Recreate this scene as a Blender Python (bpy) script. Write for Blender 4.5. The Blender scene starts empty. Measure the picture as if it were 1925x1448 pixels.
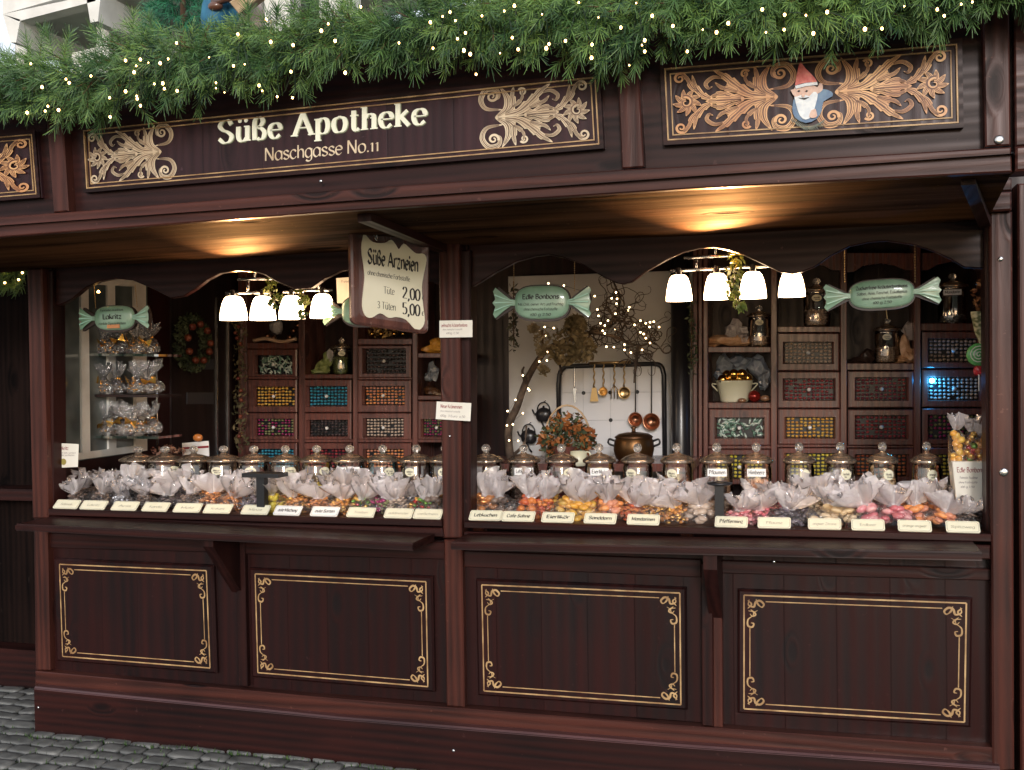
import bpy, math, random
from mathutils import Vector, Matrix
R = math.radians
sc = bpy.context.scene
col = sc.collection
# ------------------------------------------------------------------ camera
YAW, PIT, ROL, DD = 0.2832, -0.0158, -0.0154, 4.0237
FPX, PW, PH = 1950.0, 1925.0, 1448.0
CAMP = Vector((0, -DD, 1.65))
_f = Vector((-math.sin(YAW)*math.cos(PIT), math.cos(YAW)*math.cos(PIT), math.sin(PIT)))
_r0 = Vector((math.cos(YAW), math.sin(YAW), 0)); _u0 = _r0.cross(_f)
_r = math.cos(ROL)*_r0 + math.sin(ROL)*_u0
_u = -math.sin(ROL)*_r0 + math.cos(ROL)*_u0
cd = bpy.data.cameras.new('camera'); cam = bpy.data.objects.new('camera', cd); col.objects.link(cam)
cam.matrix_world = Matrix(((_r.x, _u.x, -_f.x, CAMP.x), (_r.y, _u.y, -_f.y, CAMP.y), (_r.z, _u.z, -_f.z, CAMP.z), (0, 0, 0, 1)))
cd.sensor_width = 36; cd.sensor_fit = 'HORIZONTAL'; cd.lens = FPX/PW*36; cd.clip_end = 500; cd.clip_start = .05
sc.camera = cam
# ------------------------------------------------------------------ world, sun, exposure
w = bpy.data.worlds.new('World'); sc.world = w; w.use_nodes = True
nt = w.node_tree
sky = nt.nodes.new('ShaderNodeTexSky'); sky.sky_type = 'NISHITA'; sky.sun_disc = False
SUN_EL, SUN_AZ = 14.0, 166.0       # azimuth clockwise from +Y
sky.sun_elevation = R(SUN_EL); sky.sun_rotation = R(SUN_AZ); sky.dust_density = 1.2; sky.air_density = 1.0; sky.ozone_density = 1.5
bg = nt.nodes['Background']; bg.inputs[1].default_value = 0.12
veil = nt.nodes.new('ShaderNodeMix'); veil.data_type = 'RGBA'; veil.inputs[0].default_value = .6     # thin bright cloud cover
veil.inputs[7].default_value = (7.2, 7.2, 7.5, 1); nt.links.new(sky.outputs[0], veil.inputs[6]); nt.links.new(veil.outputs[2], bg.inputs[0])
sl = bpy.data.lights.new('sun', 'SUN'); sun = bpy.data.objects.new('sun', sl); col.objects.link(sun)
sl.energy = 1.15; sl.angle = R(11); sl.color = (1, .975, .97)
sd = Vector((math.sin(R(SUN_AZ))*math.cos(R(SUN_EL)), math.cos(R(SUN_AZ))*math.cos(R(SUN_EL)), math.sin(R(SUN_EL))))
sun.rotation_euler = sd.to_track_quat('Z', 'Y').to_euler()
sc.view_settings.view_transform = 'Standard'; sc.view_settings.look = 'None'
sc.view_settings.exposure = 0.7; sc.view_settings.gamma = 1.0; sc.view_settings.use_curve_mapping = False

def at(px, py, y=0.0):
    d = _f + _r*((px-PW/2)/FPX) - _u*((py-PH/2)/FPX)
    return CAMP + d*((y+DD)/d.y)
rnd = random.Random(7)
U = rnd.uniform
# ------------------------------------------------------------------ mesh helpers
ICO = None
def _ico():
    global ICO
    t = (1+5**.5)/2
    v = [(-1,t,0),(1,t,0),(-1,-t,0),(1,-t,0),(0,-1,t),(0,1,t),(0,-1,-t),(0,1,-t),(t,0,-1),(t,0,1),(-t,0,-1),(-t,0,1)]
    v = [Vector(p).normalized() for p in v]
    f = [(0,11,5),(0,5,1),(0,1,7),(0,7,10),(0,10,11),(1,5,9),(5,11,4),(11,10,2),(10,7,6),(7,1,8),(3,9,4),(3,4,2),(3,2,6),(3,6,8),(3,8,9),(4,9,5),(2,4,11),(6,2,10),(8,6,7),(9,8,1)]
    v2 = list(v); cache = {}; f2 = []
    def mid(a, b):
        k = (min(a,b), max(a,b))
        if k not in cache: v2.append(((v[a]+v[b])/2).normalized()); cache[k] = len(v2)-1
        return cache[k]
    for a, b, c in f:
        x, y, z = mid(a,b), mid(b,c), mid(c,a)
        f2 += [(a,x,z),(b,y,x),(c,z,y),(x,y,z)]
    ICO = ((v, f), (v2, f2))
_ico()
class MB:
    def __init__(s): s.v = []; s.f = []; s.m = []; s.sm = []
    def add(s, vs, fs, m=0, smooth=False):
        n = len(s.v); s.v += [Vector(p) for p in vs]
        for f in fs: s.f.append(tuple(n+i for i in f)); s.m.append(m); s.sm.append(smooth)
        return s
    def box(s, a, b, m=0):
        x0,y0,z0 = a; x1,y1,z1 = b
        return s.add([(x0,y0,z0),(x1,y0,z0),(x1,y1,z0),(x0,y1,z0),(x0,y0,z1),(x1,y0,z1),(x1,y1,z1),(x0,y1,z1)],
              [(0,3,2,1),(4,5,6,7),(0,1,5,4),(1,2,6,5),(2,3,7,6),(3,0,4,7)], m)
    def prism(s, pts, d, m=0, bev=0.0):
        """closed outline pts (3-D), extruded by vector d; optional bevel of the front rim"""
        d = Vector(d); pts = [Vector(p) for p in pts]; n = len(pts)
        if bev > 0:
            c = sum(pts, Vector())/n; dn = d.normalized()
            inn = []
            for i, p in enumerate(pts):
                a = (pts[i]-pts[i-1]); b = (pts[(i+1) % n]-pts[i])
                a.normalize(); b.normalize()
                n1 = dn.cross(a); n2 = dn.cross(b)
                if (c-p).dot(n1+n2) < 0 and n <= 6: n1 = -n1; n2 = -n2
                k = n1+n2; k = k/max(.35, k.length_squared)*2
                inn.append(p+k*bev)
            V = inn + [p+dn*bev for p in pts] + [p+d for p in pts]
            F = [tuple(range(n))]
            for j in (0, 1):
                F += [(j*n+i, (j+1)*n+i, (j+1)*n+(i+1) % n, j*n+(i+1) % n) for i in range(n)]
            F.append(tuple(range(3*n-1, 2*n-1, -1)))
            return s.add(V, F, m)
        V = pts+[p+d for p in pts]
        F = [tuple(range(n)), tuple(range(2*n-1, n-1, -1))]+[(i, n+i, n+(i+1) % n, (i+1) % n) for i in range(n)]
        return s.add(V, F, m)
    def pq(s, px, y, t, m=0, bev=0.0):
        """outline given in photo pixels on the upright plane at depth y, thickness t going back"""
        return s.prism([at(a, b, y) for a, b in px], (0, t, 0), m, bev)
    def tube(s, pts, rad, m=0, n=6, smooth=True, cap=True):
        pts = [Vector(p) for p in pts]; k = len(pts)
        rr = rad if isinstance(rad, (list, tuple)) else [rad]*k
        V = []; up = Vector((.13, .21, .97))
        for i, p in enumerate(pts):
            d = (pts[min(k-1,i+1)]-pts[max(0,i-1)])
            if d.length < 1e-9: d = Vector((0,0,1))
            d.normalize()
            if abs(d.dot(up)) > .98: up = Vector((1, .1, 0)).normalized()
            a = d.cross(up).normalized(); b = d.cross(a); up = -b if False else up
            V += [p+(a*math.cos(2*math.pi*j/n)+b*math.sin(2*math.pi*j/n))*rr[i] for j in range(n)]
        F = [(i*n+j, i*n+(j+1) % n, (i+1)*n+(j+1) % n, (i+1)*n+j) for i in range(k-1) for j in range(n)]
        if cap: F += [tuple(range(n-1,-1,-1)), tuple(range((k-1)*n, k*n))]
        return s.add(V, F, m, smooth)
    def lathe(s, prof, c=(0,0,0), n=20, m=0, smooth=True, sy=1.0, mats=None):
        c = Vector(c); V = []
        for r, z in prof: V += [c+Vector((r*math.cos(2*math.pi*j/n), sy*r*math.sin(2*math.pi*j/n), z)) for j in range(n)]
        k = len(prof)
        for i in range(k-1):
            pass
        F = [(i*n+j, i*n+(j+1) % n, (i+1)*n+(j+1) % n, (i+1)*n+j) for i in range(k-1) for j in range(n)]
        return s.add(V, F, m, smooth)
    def ball(s, c, r, m=0, lvl=1, smooth=True, jit=0.0, rot=None):
        v, f = ICO[min(lvl, 1)]; c = Vector(c)
        if not isinstance(r, (tuple, list, Vector)): r = (r, r, r)
        V = []
        for p in v:
            k = 1+(U(-jit, jit) if jit else 0)
            q = Vector((p.x*r[0]*k, p.y*r[1]*k, p.z*r[2]*k))
            if rot: q = rot @ q
            V.append(c+q)
        return s.add(V, f, m, smooth)
    def quad(s, a, b, c, d, m=0): return s.add([a,b,c,d], [(0,1,2,3)], m)
    def build(s, name, mats, parent=None, o=(0,0,0)):
        if parent is not None: o = Vector(parent.get('_o', (0,0,0)))
        o = Vector(o)
        me = bpy.data.meshes.new(name); me.from_pydata([tuple(p-o) for p in s.v], [], s.f); 
        if not isinstance(mats, (list, tuple)): mats = [mats]
        for mt in mats: me.materials.append(mt)
        me.polygons.foreach_set('material_index', s.m); me.polygons.foreach_set('use_smooth', s.sm); me.update()
        ob = bpy.data.objects.new(name, me); col.objects.link(ob)
        if parent is not None: ob.parent = parent
        else: ob.location = o
        ob['_o'] = tuple(o)
        return ob
def tag(o, label=None, cat=None, group=None, kind=None):
    if label: o['label'] = label
    if cat: o['category'] = cat
    if group: o['group'] = group
    if kind: o['kind'] = kind
    return o
def thing(name, label, cat, loc=(0,0,0), group=None):
    o = bpy.data.objects.new(name, None); col.objects.link(o); o.location = loc; o['_o'] = tuple(loc); o.empty_display_size = .05
    return tag(o, label, cat, group)
def dup(root, loc=None, rz=0.0, label=None, group=None, scale=None, mats=None, rot=None):
    def cp(o, par):
        c = o.copy(); col.objects.link(c); c.parent = par
        if mats and o.name.split('.')[0] in mats:
            for i, mt in enumerate(mats[o.name.split('.')[0]]):
                if i < len(c.material_slots): c.material_slots[i].link = 'OBJECT'; c.material_slots[i].material = mt
        for ch in list(o.children): cp(ch, c)
        return c
    r = cp(root, None)
    if loc is not None: r.location = loc
    r.rotation_euler = rot if rot else (0, 0, rz)
    if scale is not None: r.scale = scale if isinstance(scale, (tuple, list)) else (scale,)*3
    if label: r['label'] = label
    if group: r['group'] = group
    return r
def crs(pts, k=6, closed=False):
    """Catmull-Rom through 2-D or 3-D points"""
    P = [Vector(p) for p in pts]; n = len(P); out = []
    if n < 3: return P
    for i in range(n-1):
        a = P[i-1] if i > 0 else P[0]*2-P[1]; b = P[i]; c = P[i+1]; d = P[i+2] if i+2 < n else P[-1]*2-P[-2]
        for j in range(k):
            t = j/k
            out.append(.5*((2*b)+(c-a)*t+(2*a-5*b+4*c-d)*t*t+(3*b-a-3*c+d)*t**3))
    out.append(P[-1]); return out
# ------------------------------------------------------------------ materials
def mat(name, c=(.5,.5,.5), rough=.5, metal=0.0, spec=.5, coat=0.0, emis=None, es=0.0):
    m = bpy.data.materials.new(name); m.use_nodes = True; b = m.node_tree.nodes['Principled BSDF']
    b.inputs['Base Color'].default_value = (*c, 1); b.inputs['Roughness'].default_value = rough
    b.inputs['Metallic'].default_value = metal; b.inputs['Specular IOR Level'].default_value = spec
    b.inputs['Coat Weight'].default_value = coat
    if emis: b.inputs['Emission Color'].default_value = (*emis, 1); b.inputs['Emission Strength'].default_value = es
    return m
def vary(m, c1, c2, scale=20, detail=3, bump=0.0, stretch=(1,1,1), lo=.35, hi=.65, bd=.01, r1=None, r2=None):
    nt = m.node_tree; N = nt.nodes; L = nt.links; b = N['Principled BSDF']
    tc = N.new('ShaderNodeTexCoord'); mp = N.new('ShaderNodeMapping'); mp.inputs['Scale'].default_value = stretch
    no = N.new('ShaderNodeTexNoise'); no.inputs['Scale'].default_value = scale; no.inputs['Detail'].default_value = detail
    L.new(tc.outputs['Object'], mp.inputs[0]); L.new(mp.outputs[0], no.inputs[0])
    cr = N.new('ShaderNodeValToRGB'); e = cr.color_ramp.elements
    e[0].position = lo; e[0].color = (*c1, 1); e[1].position = hi; e[1].color = (*c2, 1)
    L.new(no.outputs[0], cr.inputs[0]); L.new(cr.outputs[0], b.inputs['Base Color'])
    if bump:
        bp = N.new('ShaderNodeBump'); bp.inputs['Strength'].default_value = bump; bp.inputs['Distance'].default_value = bd
        L.new(no.outputs[0], bp.inputs['Height']); L.new(bp.outputs[0], b.inputs['Normal'])
    if r1 is not None:
        mr = N.new('ShaderNodeMapRange'); mr.inputs['To Min'].default_value = r1; mr.inputs['To Max'].default_value = r2
        L.new(no.outputs[0], mr.inputs[0]); L.new(mr.outputs[0], b.inputs['Roughness'])
    return m
def wood(name, dark, light, ax='x', rough=.42, plank=0.0, bump=.25, grain=1.0, coat=0.0, spec=.5):
    m = mat(name, dark, rough, coat=coat, spec=spec); nt = m.node_tree; N = nt.nodes; L = nt.links; b = N['Principled BSDF']
    tc = N.new('ShaderNodeTexCoord'); mp = N.new('ShaderNodeMapping'); L.new(tc.outputs['Object'], mp.inputs[0])
    s = 16*grain; k = 1.1*grain
    mp.inputs['Scale'].default_value = {'x': (k, s, s), 'y': (s, k, s), 'z': (s, s, k)}[ax]
    # knots: sparse voronoi cells bend the grain
    vo = N.new('ShaderNodeTexVoronoi'); vo.inputs['Scale'].default_value = 1.0
    mk = N.new('ShaderNodeMapping'); mk.inputs['Scale'].default_value = {'x': (2.2, 5, 5), 'y': (5, 2.2, 5), 'z': (5, 5, 2.2)}[ax]
    L.new(tc.outputs['Object'], mk.inputs[0]); L.new(mk.outputs[0], vo.inputs[0])
    kn = N.new('ShaderNodeMapRange'); kn.inputs['From Min'].default_value = .03; kn.inputs['From Max'].default_value = .22
    kn.inputs['To Min'].default_value = 1.0; kn.inputs['To Max'].default_value = 0.0; L.new(vo.outputs['Distance'], kn.inputs[0])
    ad = N.new('ShaderNodeVectorMath'); ad.operation = 'SCALE'; L.new(kn.outputs[0], ad.inputs['Scale']); ad.inputs[0].default_value = (.9, .9, .9)
    ad2 = N.new('ShaderNodeVectorMath'); ad2.operation = 'ADD'; L.new(mp.outputs[0], ad2.inputs[0]); L.new(ad.outputs[0], ad2.inputs[1])
    n1 = N.new('ShaderNodeTexNoise'); n1.inputs['Scale'].default_value = 1.0; n1.inputs['Detail'].default_value = 5; n1.inputs['Roughness'].default_value = .62; n1.inputs['Distortion'].default_value = .6
    L.new(ad2.outputs[0], n1.inputs[0])
    wv = N.new('ShaderNodeTexWave'); wv.wave_type = 'BANDS'; wv.bands_direction = {'x': 'Z', 'y': 'X', 'z': 'X'}[ax]
    wv.inputs['Scale'].default_value = .55; wv.inputs['Distortion'].default_value = 7; wv.inputs['Detail'].default_value = 2; wv.inputs['Detail Scale'].default_value = .8
    L.new(ad2.outputs[0], wv.inputs[0])
    n2 = N.new('ShaderNodeTexNoise'); n2.inputs['Scale'].default_value = 2.3; n2.inputs['Detail'].default_value = 2; L.new(tc.outputs['Object'], n2.inputs[0])
    mx = N.new('ShaderNodeMath'); mx.operation = 'MULTIPLY_ADD'; mx.inputs[1].default_value = .28; L.new(wv.outputs['Fac'], mx.inputs[0]); L.new(n1.outputs[0], mx.inputs[2])
    m2 = N.new('ShaderNodeMath'); m2.operation = 'MULTIPLY_ADD'; m2.inputs[1].default_value = .75; L.new(n2.outputs[0], m2.inputs[0]); L.new(mx.outputs[0], m2.inputs[2])
    m3 = N.new('ShaderNodeMath'); m3.operation = 'MULTIPLY_ADD'; m3.inputs[1].default_value = -.45; L.new(kn.outputs[0], m3.inputs[0]); L.new(m2.outputs[0], m3.inputs[2])
    cr = N.new('ShaderNodeValToRGB'); e = cr.color_ramp.elements
    e[0].position = .62; e[0].color = (*dark, 1); e[1].position = 1.28; e[1].color = (*light, 1)
    mr0 = N.new('ShaderNodeMapRange'); mr0.inputs['From Min'].default_value = .55; mr0.inputs['From Max'].default_value = 1.35; L.new(m3.outputs[0], mr0.inputs[0])
    e[0].position = 0.12; e[1].position = .9
    L.new(mr0.outputs[0], cr.inputs[0])
    out = cr.outputs[0]; hgt = m3.outputs[0]
    if plank:
        sp = N.new('ShaderNodeSeparateXYZ'); L.new(tc.outputs['Object'], sp.inputs[0])
        pa = {'x': 'Z', 'y': 'X', 'z': 'X'}[ax]
        a = N.new('ShaderNodeMath'); a.operation = 'DIVIDE'; a.inputs[1].default_value = plank; L.new(sp.outputs[pa], a.inputs[0])
        fr = N.new('ShaderNodeMath'); fr.operation = 'FRACT'; L.new(a.outputs[0], fr.inputs[0])
        fl = N.new('ShaderNodeMath'); fl.operation = 'FLOOR'; L.new(a.outputs[0], fl.inputs[0])
        wn = N.new('ShaderNodeTexWhiteNoise'); wn.noise_dimensions = '1D'; L.new(fl.outputs[0], wn.inputs['W'])
        gp = N.new('ShaderNodeMapRange'); gp.inputs['From Min'].default_value = 0; gp.inputs['From Max'].default_value = .03; gp.inputs['To Min'].default_value = .5; L.new(fr.outputs[0], gp.inputs[0])
        tn = N.new('ShaderNodeMapRange'); tn.inputs['To Min'].default_value = .84; tn.inputs['To Max'].default_value = 1.18; L.new(wn.outputs['Value'], tn.inputs[0])
        mm = N.new('ShaderNodeMath'); mm.operation = 'MULTIPLY'; L.new(tn.outputs[0], mm.inputs[0]); L.new(gp.outputs[0], mm.inputs[1])
        vm = N.new('ShaderNodeVectorMath'); vm.operation = 'SCALE'; L.new(out, vm.inputs[0]); L.new(mm.outputs[0], vm.inputs['Scale']); out = vm.outputs[0]
        hh = N.new('ShaderNodeMath'); hh.operation = 'MULTIPLY_ADD'; hh.inputs[1].default_value = 1.5; L.new(gp.outputs[0], hh.inputs[0]); L.new(hgt, hh.inputs[2]); hgt = hh.outputs[0]
    n3 = N.new('ShaderNodeTexNoise'); n3.inputs['Scale'].default_value = 38; n3.inputs['Detail'].default_value = 3; L.new(tc.outputs['Object'], n3.inputs[0])
    ws = N.new('ShaderNodeMapRange'); ws.inputs['From Min'].default_value = .70; ws.inputs['From Max'].default_value = .76; ws.inputs['To Max'].default_value = .5; L.new(n3.outputs[0], ws.inputs[0])
    wm = N.new('ShaderNodeMix'); wm.data_type = 'RGBA'; L.new(ws.outputs[0], wm.inputs[0]); L.new(out, wm.inputs[6]); wm.inputs[7].default_value = (min(1, light[0]*2.2), min(1, light[1]*3), min(1, light[2]*3.2), 1); out = wm.outputs[2]
    L.new(out, b.inputs['Base Color'])
    rr = N.new('ShaderNodeMapRange'); rr.inputs['From Min'].default_value = .5; rr.inputs['From Max'].default_value = 1.3
    rr.inputs['To Min'].default_value = rough+.14; rr.inputs['To Max'].default_value = max(.1, rough-.1); L.new(m3.outputs[0], rr.inputs[0]); L.new(rr.outputs[0], b.inputs['Roughness'])
    bp = N.new('ShaderNodeBump'); bp.inputs['Strength'].default_value = bump; bp.inputs['Distance'].default_value = .004
    L.new(hgt, bp.inputs['Height']); L.new(bp.outputs[0], b.inputs['Normal'])
    return m
def thin(name, tint=(1,1,1), gloss=.12, rough=.03, diff=0.0, dcol=(.9,.9,.95), refl=(1,1,1), blend=.35, bump=0.0):
    """thin see-through film or glass: transparent + fresnel gloss (+ milky scatter)"""
    m = bpy.data.materials.new(name); m.use_nodes = True; nt = m.node_tree; N = nt.nodes; L = nt.links
    N.remove(N['Principled BSDF']); o = N['Material Output']
    tr = N.new('ShaderNodeBsdfTransparent'); tr.inputs[0].default_value = (*tint, 1)
    gl = N.new('ShaderNodeBsdfGlossy'); gl.inputs['Roughness'].default_value = rough; gl.inputs[0].default_value = (*refl, 1)
    lw = N.new('ShaderNodeLayerWeight'); lw.inputs[0].default_value = blend
    ma = N.new('ShaderNodeMath'); ma.operation = 'ADD'; ma.use_clamp = True; ma.inputs[1].default_value = gloss; L.new(lw.outputs['Fresnel'], ma.inputs[0])
    last = tr
    if diff:
        df = N.new('ShaderNodeBsdfDiffuse'); df.inputs[0].default_value = (*dcol, 1)
        tl = N.new('ShaderNodeBsdfTranslucent'); tl.inputs[0].default_value = (*dcol, 1)
        m0 = N.new('ShaderNodeMixShader'); m0.inputs[0].default_value = .4; L.new(df.outputs[0], m0.inputs[1]); L.new(tl.outputs[0], m0.inputs[2])
        m1 = N.new('ShaderNodeMixShader'); m1.inputs[0].default_value = diff; L.new(tr.outputs[0], m1.inputs[1]); L.new(m0.outputs[0], m1.inputs[2]); last = m1
    mx = N.new('ShaderNodeMixShader'); L.new(ma.outputs[0], mx.inputs[0]); L.new(last.outputs[0], mx.inputs[1]); L.new(gl.outputs[0], mx.inputs[2]); L.new(mx.outputs[0], o.inputs[0])
    if bump:
        tc = N.new('ShaderNodeTexCoord'); no = N.new('ShaderNodeTexNoise'); no.inputs['Scale'].default_value = 55; no.inputs['Detail'].default_value = 4; no.inputs['Distortion'].default_value = 1.2; L.new(tc.outputs['Object'], no.inputs[0])
        bp = N.new('ShaderNodeBump'); bp.inputs['Strength'].default_value = min(1, bump*1.6); bp.inputs['Distance'].default_value = .016; L.new(no.outputs[0], bp.inputs['Height']); L.new(bp.outputs[0], gl.inputs['Normal'])
        if diff: L.new(bp.outputs[0], df.inputs['Normal'])
    return m
def glow(name, c, s, sample=True):
    m = bpy.data.materials.new(name); m.use_nodes = True; b = m.node_tree.nodes['Principled BSDF']
    b.inputs['Base Color'].default_value = (.8,.8,.8,1); b.inputs['Emission Color'].default_value = (*c, 1); b.inputs['Emission Strength'].default_value = s
    if not sample: m.cycles.emission_sampling = 'NONE'
    return m
D1, D2 = (.0065,.0021,.0022), (.033,.0098,.0082)
W = {a: wood('stained_wood_'+a, D1, D2, a, .42, spec=.18) for a in 'xyz'}
WB = {a: wood('beam_wood_'+a, (.011,.0034,.0030), (.076,.0232,.0165), a, .42, bump=.6, spec=.22) for a in 'xz'}
WP = wood('panel_wood', (.0062,.0019,.0022), (.025,.0070,.0064), 'z', .4, plank=.19, spec=.22, grain=.6)
WS = wood('soffit_wood', (.006,.003,.002), (.1,.045,.02), 'x', .8, plank=.14, bump=1.0, grain=.9, spec=.02)
WC = wood('cabinet_wood', (.05,.02,.017), (.16,.06,.047), 'z', .3, bump=.15)
WD = wood('dark_wood', (.008,.004,.004), (.022,.009,.007), 'z', .5)
WT = wood('counter_wood', (.05,.02,.01), (.16,.06,.03), 'x', .35)
GOLD = vary(mat('gilt_paint', rough=.5), (.26,.14,.055), (.52,.33,.15), 14, 4)
GOLD2 = vary(mat('ornament_paint', rough=.45), (.46,.19,.07), (.78,.45,.2), 9)
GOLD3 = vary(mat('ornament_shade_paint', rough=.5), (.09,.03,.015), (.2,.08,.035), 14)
TAN = vary(mat('pale_ornament_paint', rough=.45), (.46,.33,.2), (.74,.6,.42), 9)
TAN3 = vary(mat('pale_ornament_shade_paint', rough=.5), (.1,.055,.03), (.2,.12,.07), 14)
CREAM = mat('cream_letter_paint', (.88,.87,.70), .4)
OLIVE = mat('olive_letter_edge', (.22,.24,.14), .5)
BLACK = mat('black_paint', (.012,.012,.014), .35)
INK = mat('ink', (.02,.016,.016), .6)
REDINK = mat('red_ink', (.25,.02,.03), .6)
PAPER = vary(mat('paper', rough=.7), (.72,.68,.58), (.82,.78,.7), 6)
CARD = vary(mat('card', rough=.5), (.78,.74,.55), (.86,.82,.66), 8)
CARDW = mat('white_card', (.85,.84,.82), .45)
METAL = mat('steel', (.6,.6,.6), .25, 1)
BRASS = mat('brass', (.5,.34,.16), .3, 1)
COPPER = mat('copper', (.24,.115,.07), .3, 1)
IRON = mat('black_iron', (.015,.014,.016), .28)
GLASS = thin('clear_glass', (.98,.98,.98), .09, .02, refl=(1,.93,.85))
LIDG = thin('lid_glass', (.93,.89,.84), .2, .05, diff=.22, dcol=(.75,.6,.48), refl=(1,.85,.7), blend=.5)
KNOBG = mat('knob_glass', (.9,.85,.8), .03); KNOBG.node_tree.nodes['Principled BSDF'].inputs['Transmission Weight'].default_value = .9
FILM = thin('cellophane', (.98,.98,.99), .15, .12, diff=.46, dcol=(.97,.90,.91), refl=(1,.98,.98), blend=.3, bump=.5)
FILMC = thin('clear_cellophane', (.98,.98,.98), .04, .12, diff=.03, dcol=(.9,.86,.84), blend=.16, bump=.5)
FILMB = thin('bluish_plastic', (.8,.86,.95), .14, .2, diff=.55, dcol=(.42,.5,.62), blend=.3, bump=.5)
CREAMP = vary(mat('enamel', rough=.3), (.62,.6,.42), (.72,.7,.54), 6)
WHITEP = vary(mat('white_window_paint', rough=.5), (.6,.56,.5), (.72,.7,.64), 8)
def cm(n, c, c2=None, r=.3, met=0.0, k=60):
    m = mat(n, c, r, met, coat=.3)
    if c2: vary(m, c, c2, k)
    return m
CD = dict(
 greybrown=[cm('greybrown_sweet', (.16,.11,.09), (.24,.17,.13)), cm('darkbrown_sweet', (.09,.055,.04))],
 dark=[cm('liquorice', (.03,.022,.02)), cm('dark_sweet', (.08,.05,.05))],
 silver=[cm('silver_foil', (.6,.6,.63), r=.25, met=.9), cm('grey_sweet', (.25,.24,.25))],
 copper=[cm('copper_foil', (.75,.32,.12), r=.28, met=.85), cm('caramel', (.42,.17,.06))],
 gold=[cm('gold_foil', (.85,.5,.14), r=.28, met=.9), cm('toffee', (.55,.22,.05))],
 yellow=[cm('yellow_sweet', (.72,.55,.05), (.8,.66,.12)), cm('lemon_sweet', (.62,.5,.04))],
 amber=[cm('amber_sweet', (.62,.27,.04), (.75,.4,.06)), cm('gold_sweet', (.7,.42,.08))],
 red=[cm('red_sweet', (.42,.06,.025), (.55,.13,.04)), cm('orange_sweet', (.62,.2,.05))],
 orange=[cm('tangerine_sweet', (.75,.24,.06), (.8,.36,.14)), cm('salmon_sweet', (.66,.27,.16))],
 pink=[cm('pink_sweet', (.62,.22,.24), (.75,.4,.38)), cm('rose_sweet', (.55,.14,.16))],
 cream=[cm('honey_sweet', (.72,.5,.26), (.8,.62,.38)), cm('cream_sweet', (.74,.58,.38))],
 slate=[cm('slate_sweet', (.14,.11,.14), (.22,.18,.2)), cm('coal_sweet', (.08,.06,.07))],
 mixed=[cm('green_foil', (.2,.4,.08), r=.3, met=.7), cm('red_foil', (.5,.05,.04), r=.3, met=.7), cm('gold_foil_two', (.85,.5,.14), r=.28, met=.9)],
 magenta=[cm('magenta_foil', (.42,.04,.16), r=.3, met=.6), cm('olive_sweet', (.2,.2,.08))],
 blue=[cm('blue_sweet', (.02,.2,.34), (.04,.32,.45)), cm('teal_sweet', (.03,.26,.34))],
 green=[cm('mint_sweet', (.3,.42,.36), (.62,.66,.58)), cm('leaf_sweet', (.12,.22,.16))],
 olive=[cm('herb_sweet', (.17,.22,.07), (.28,.32,.12)), cm('herb_dark_sweet', (.1,.14,.05))],
 peach=[cm('peach_sweet', (.75,.38,.22), (.8,.48,.3)), cm('peach_two_sweet', (.7,.34,.2))],
 beige=[cm('beige_sweet', (.45,.33,.25), (.6,.47,.37)), cm('beige_two_sweet', (.5,.38,.3))],
 crimson=[cm('crimson_sweet', (.28,.02,.03), (.4,.05,.05)), cm('wine_sweet', (.2,.015,.03))],
)
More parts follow.
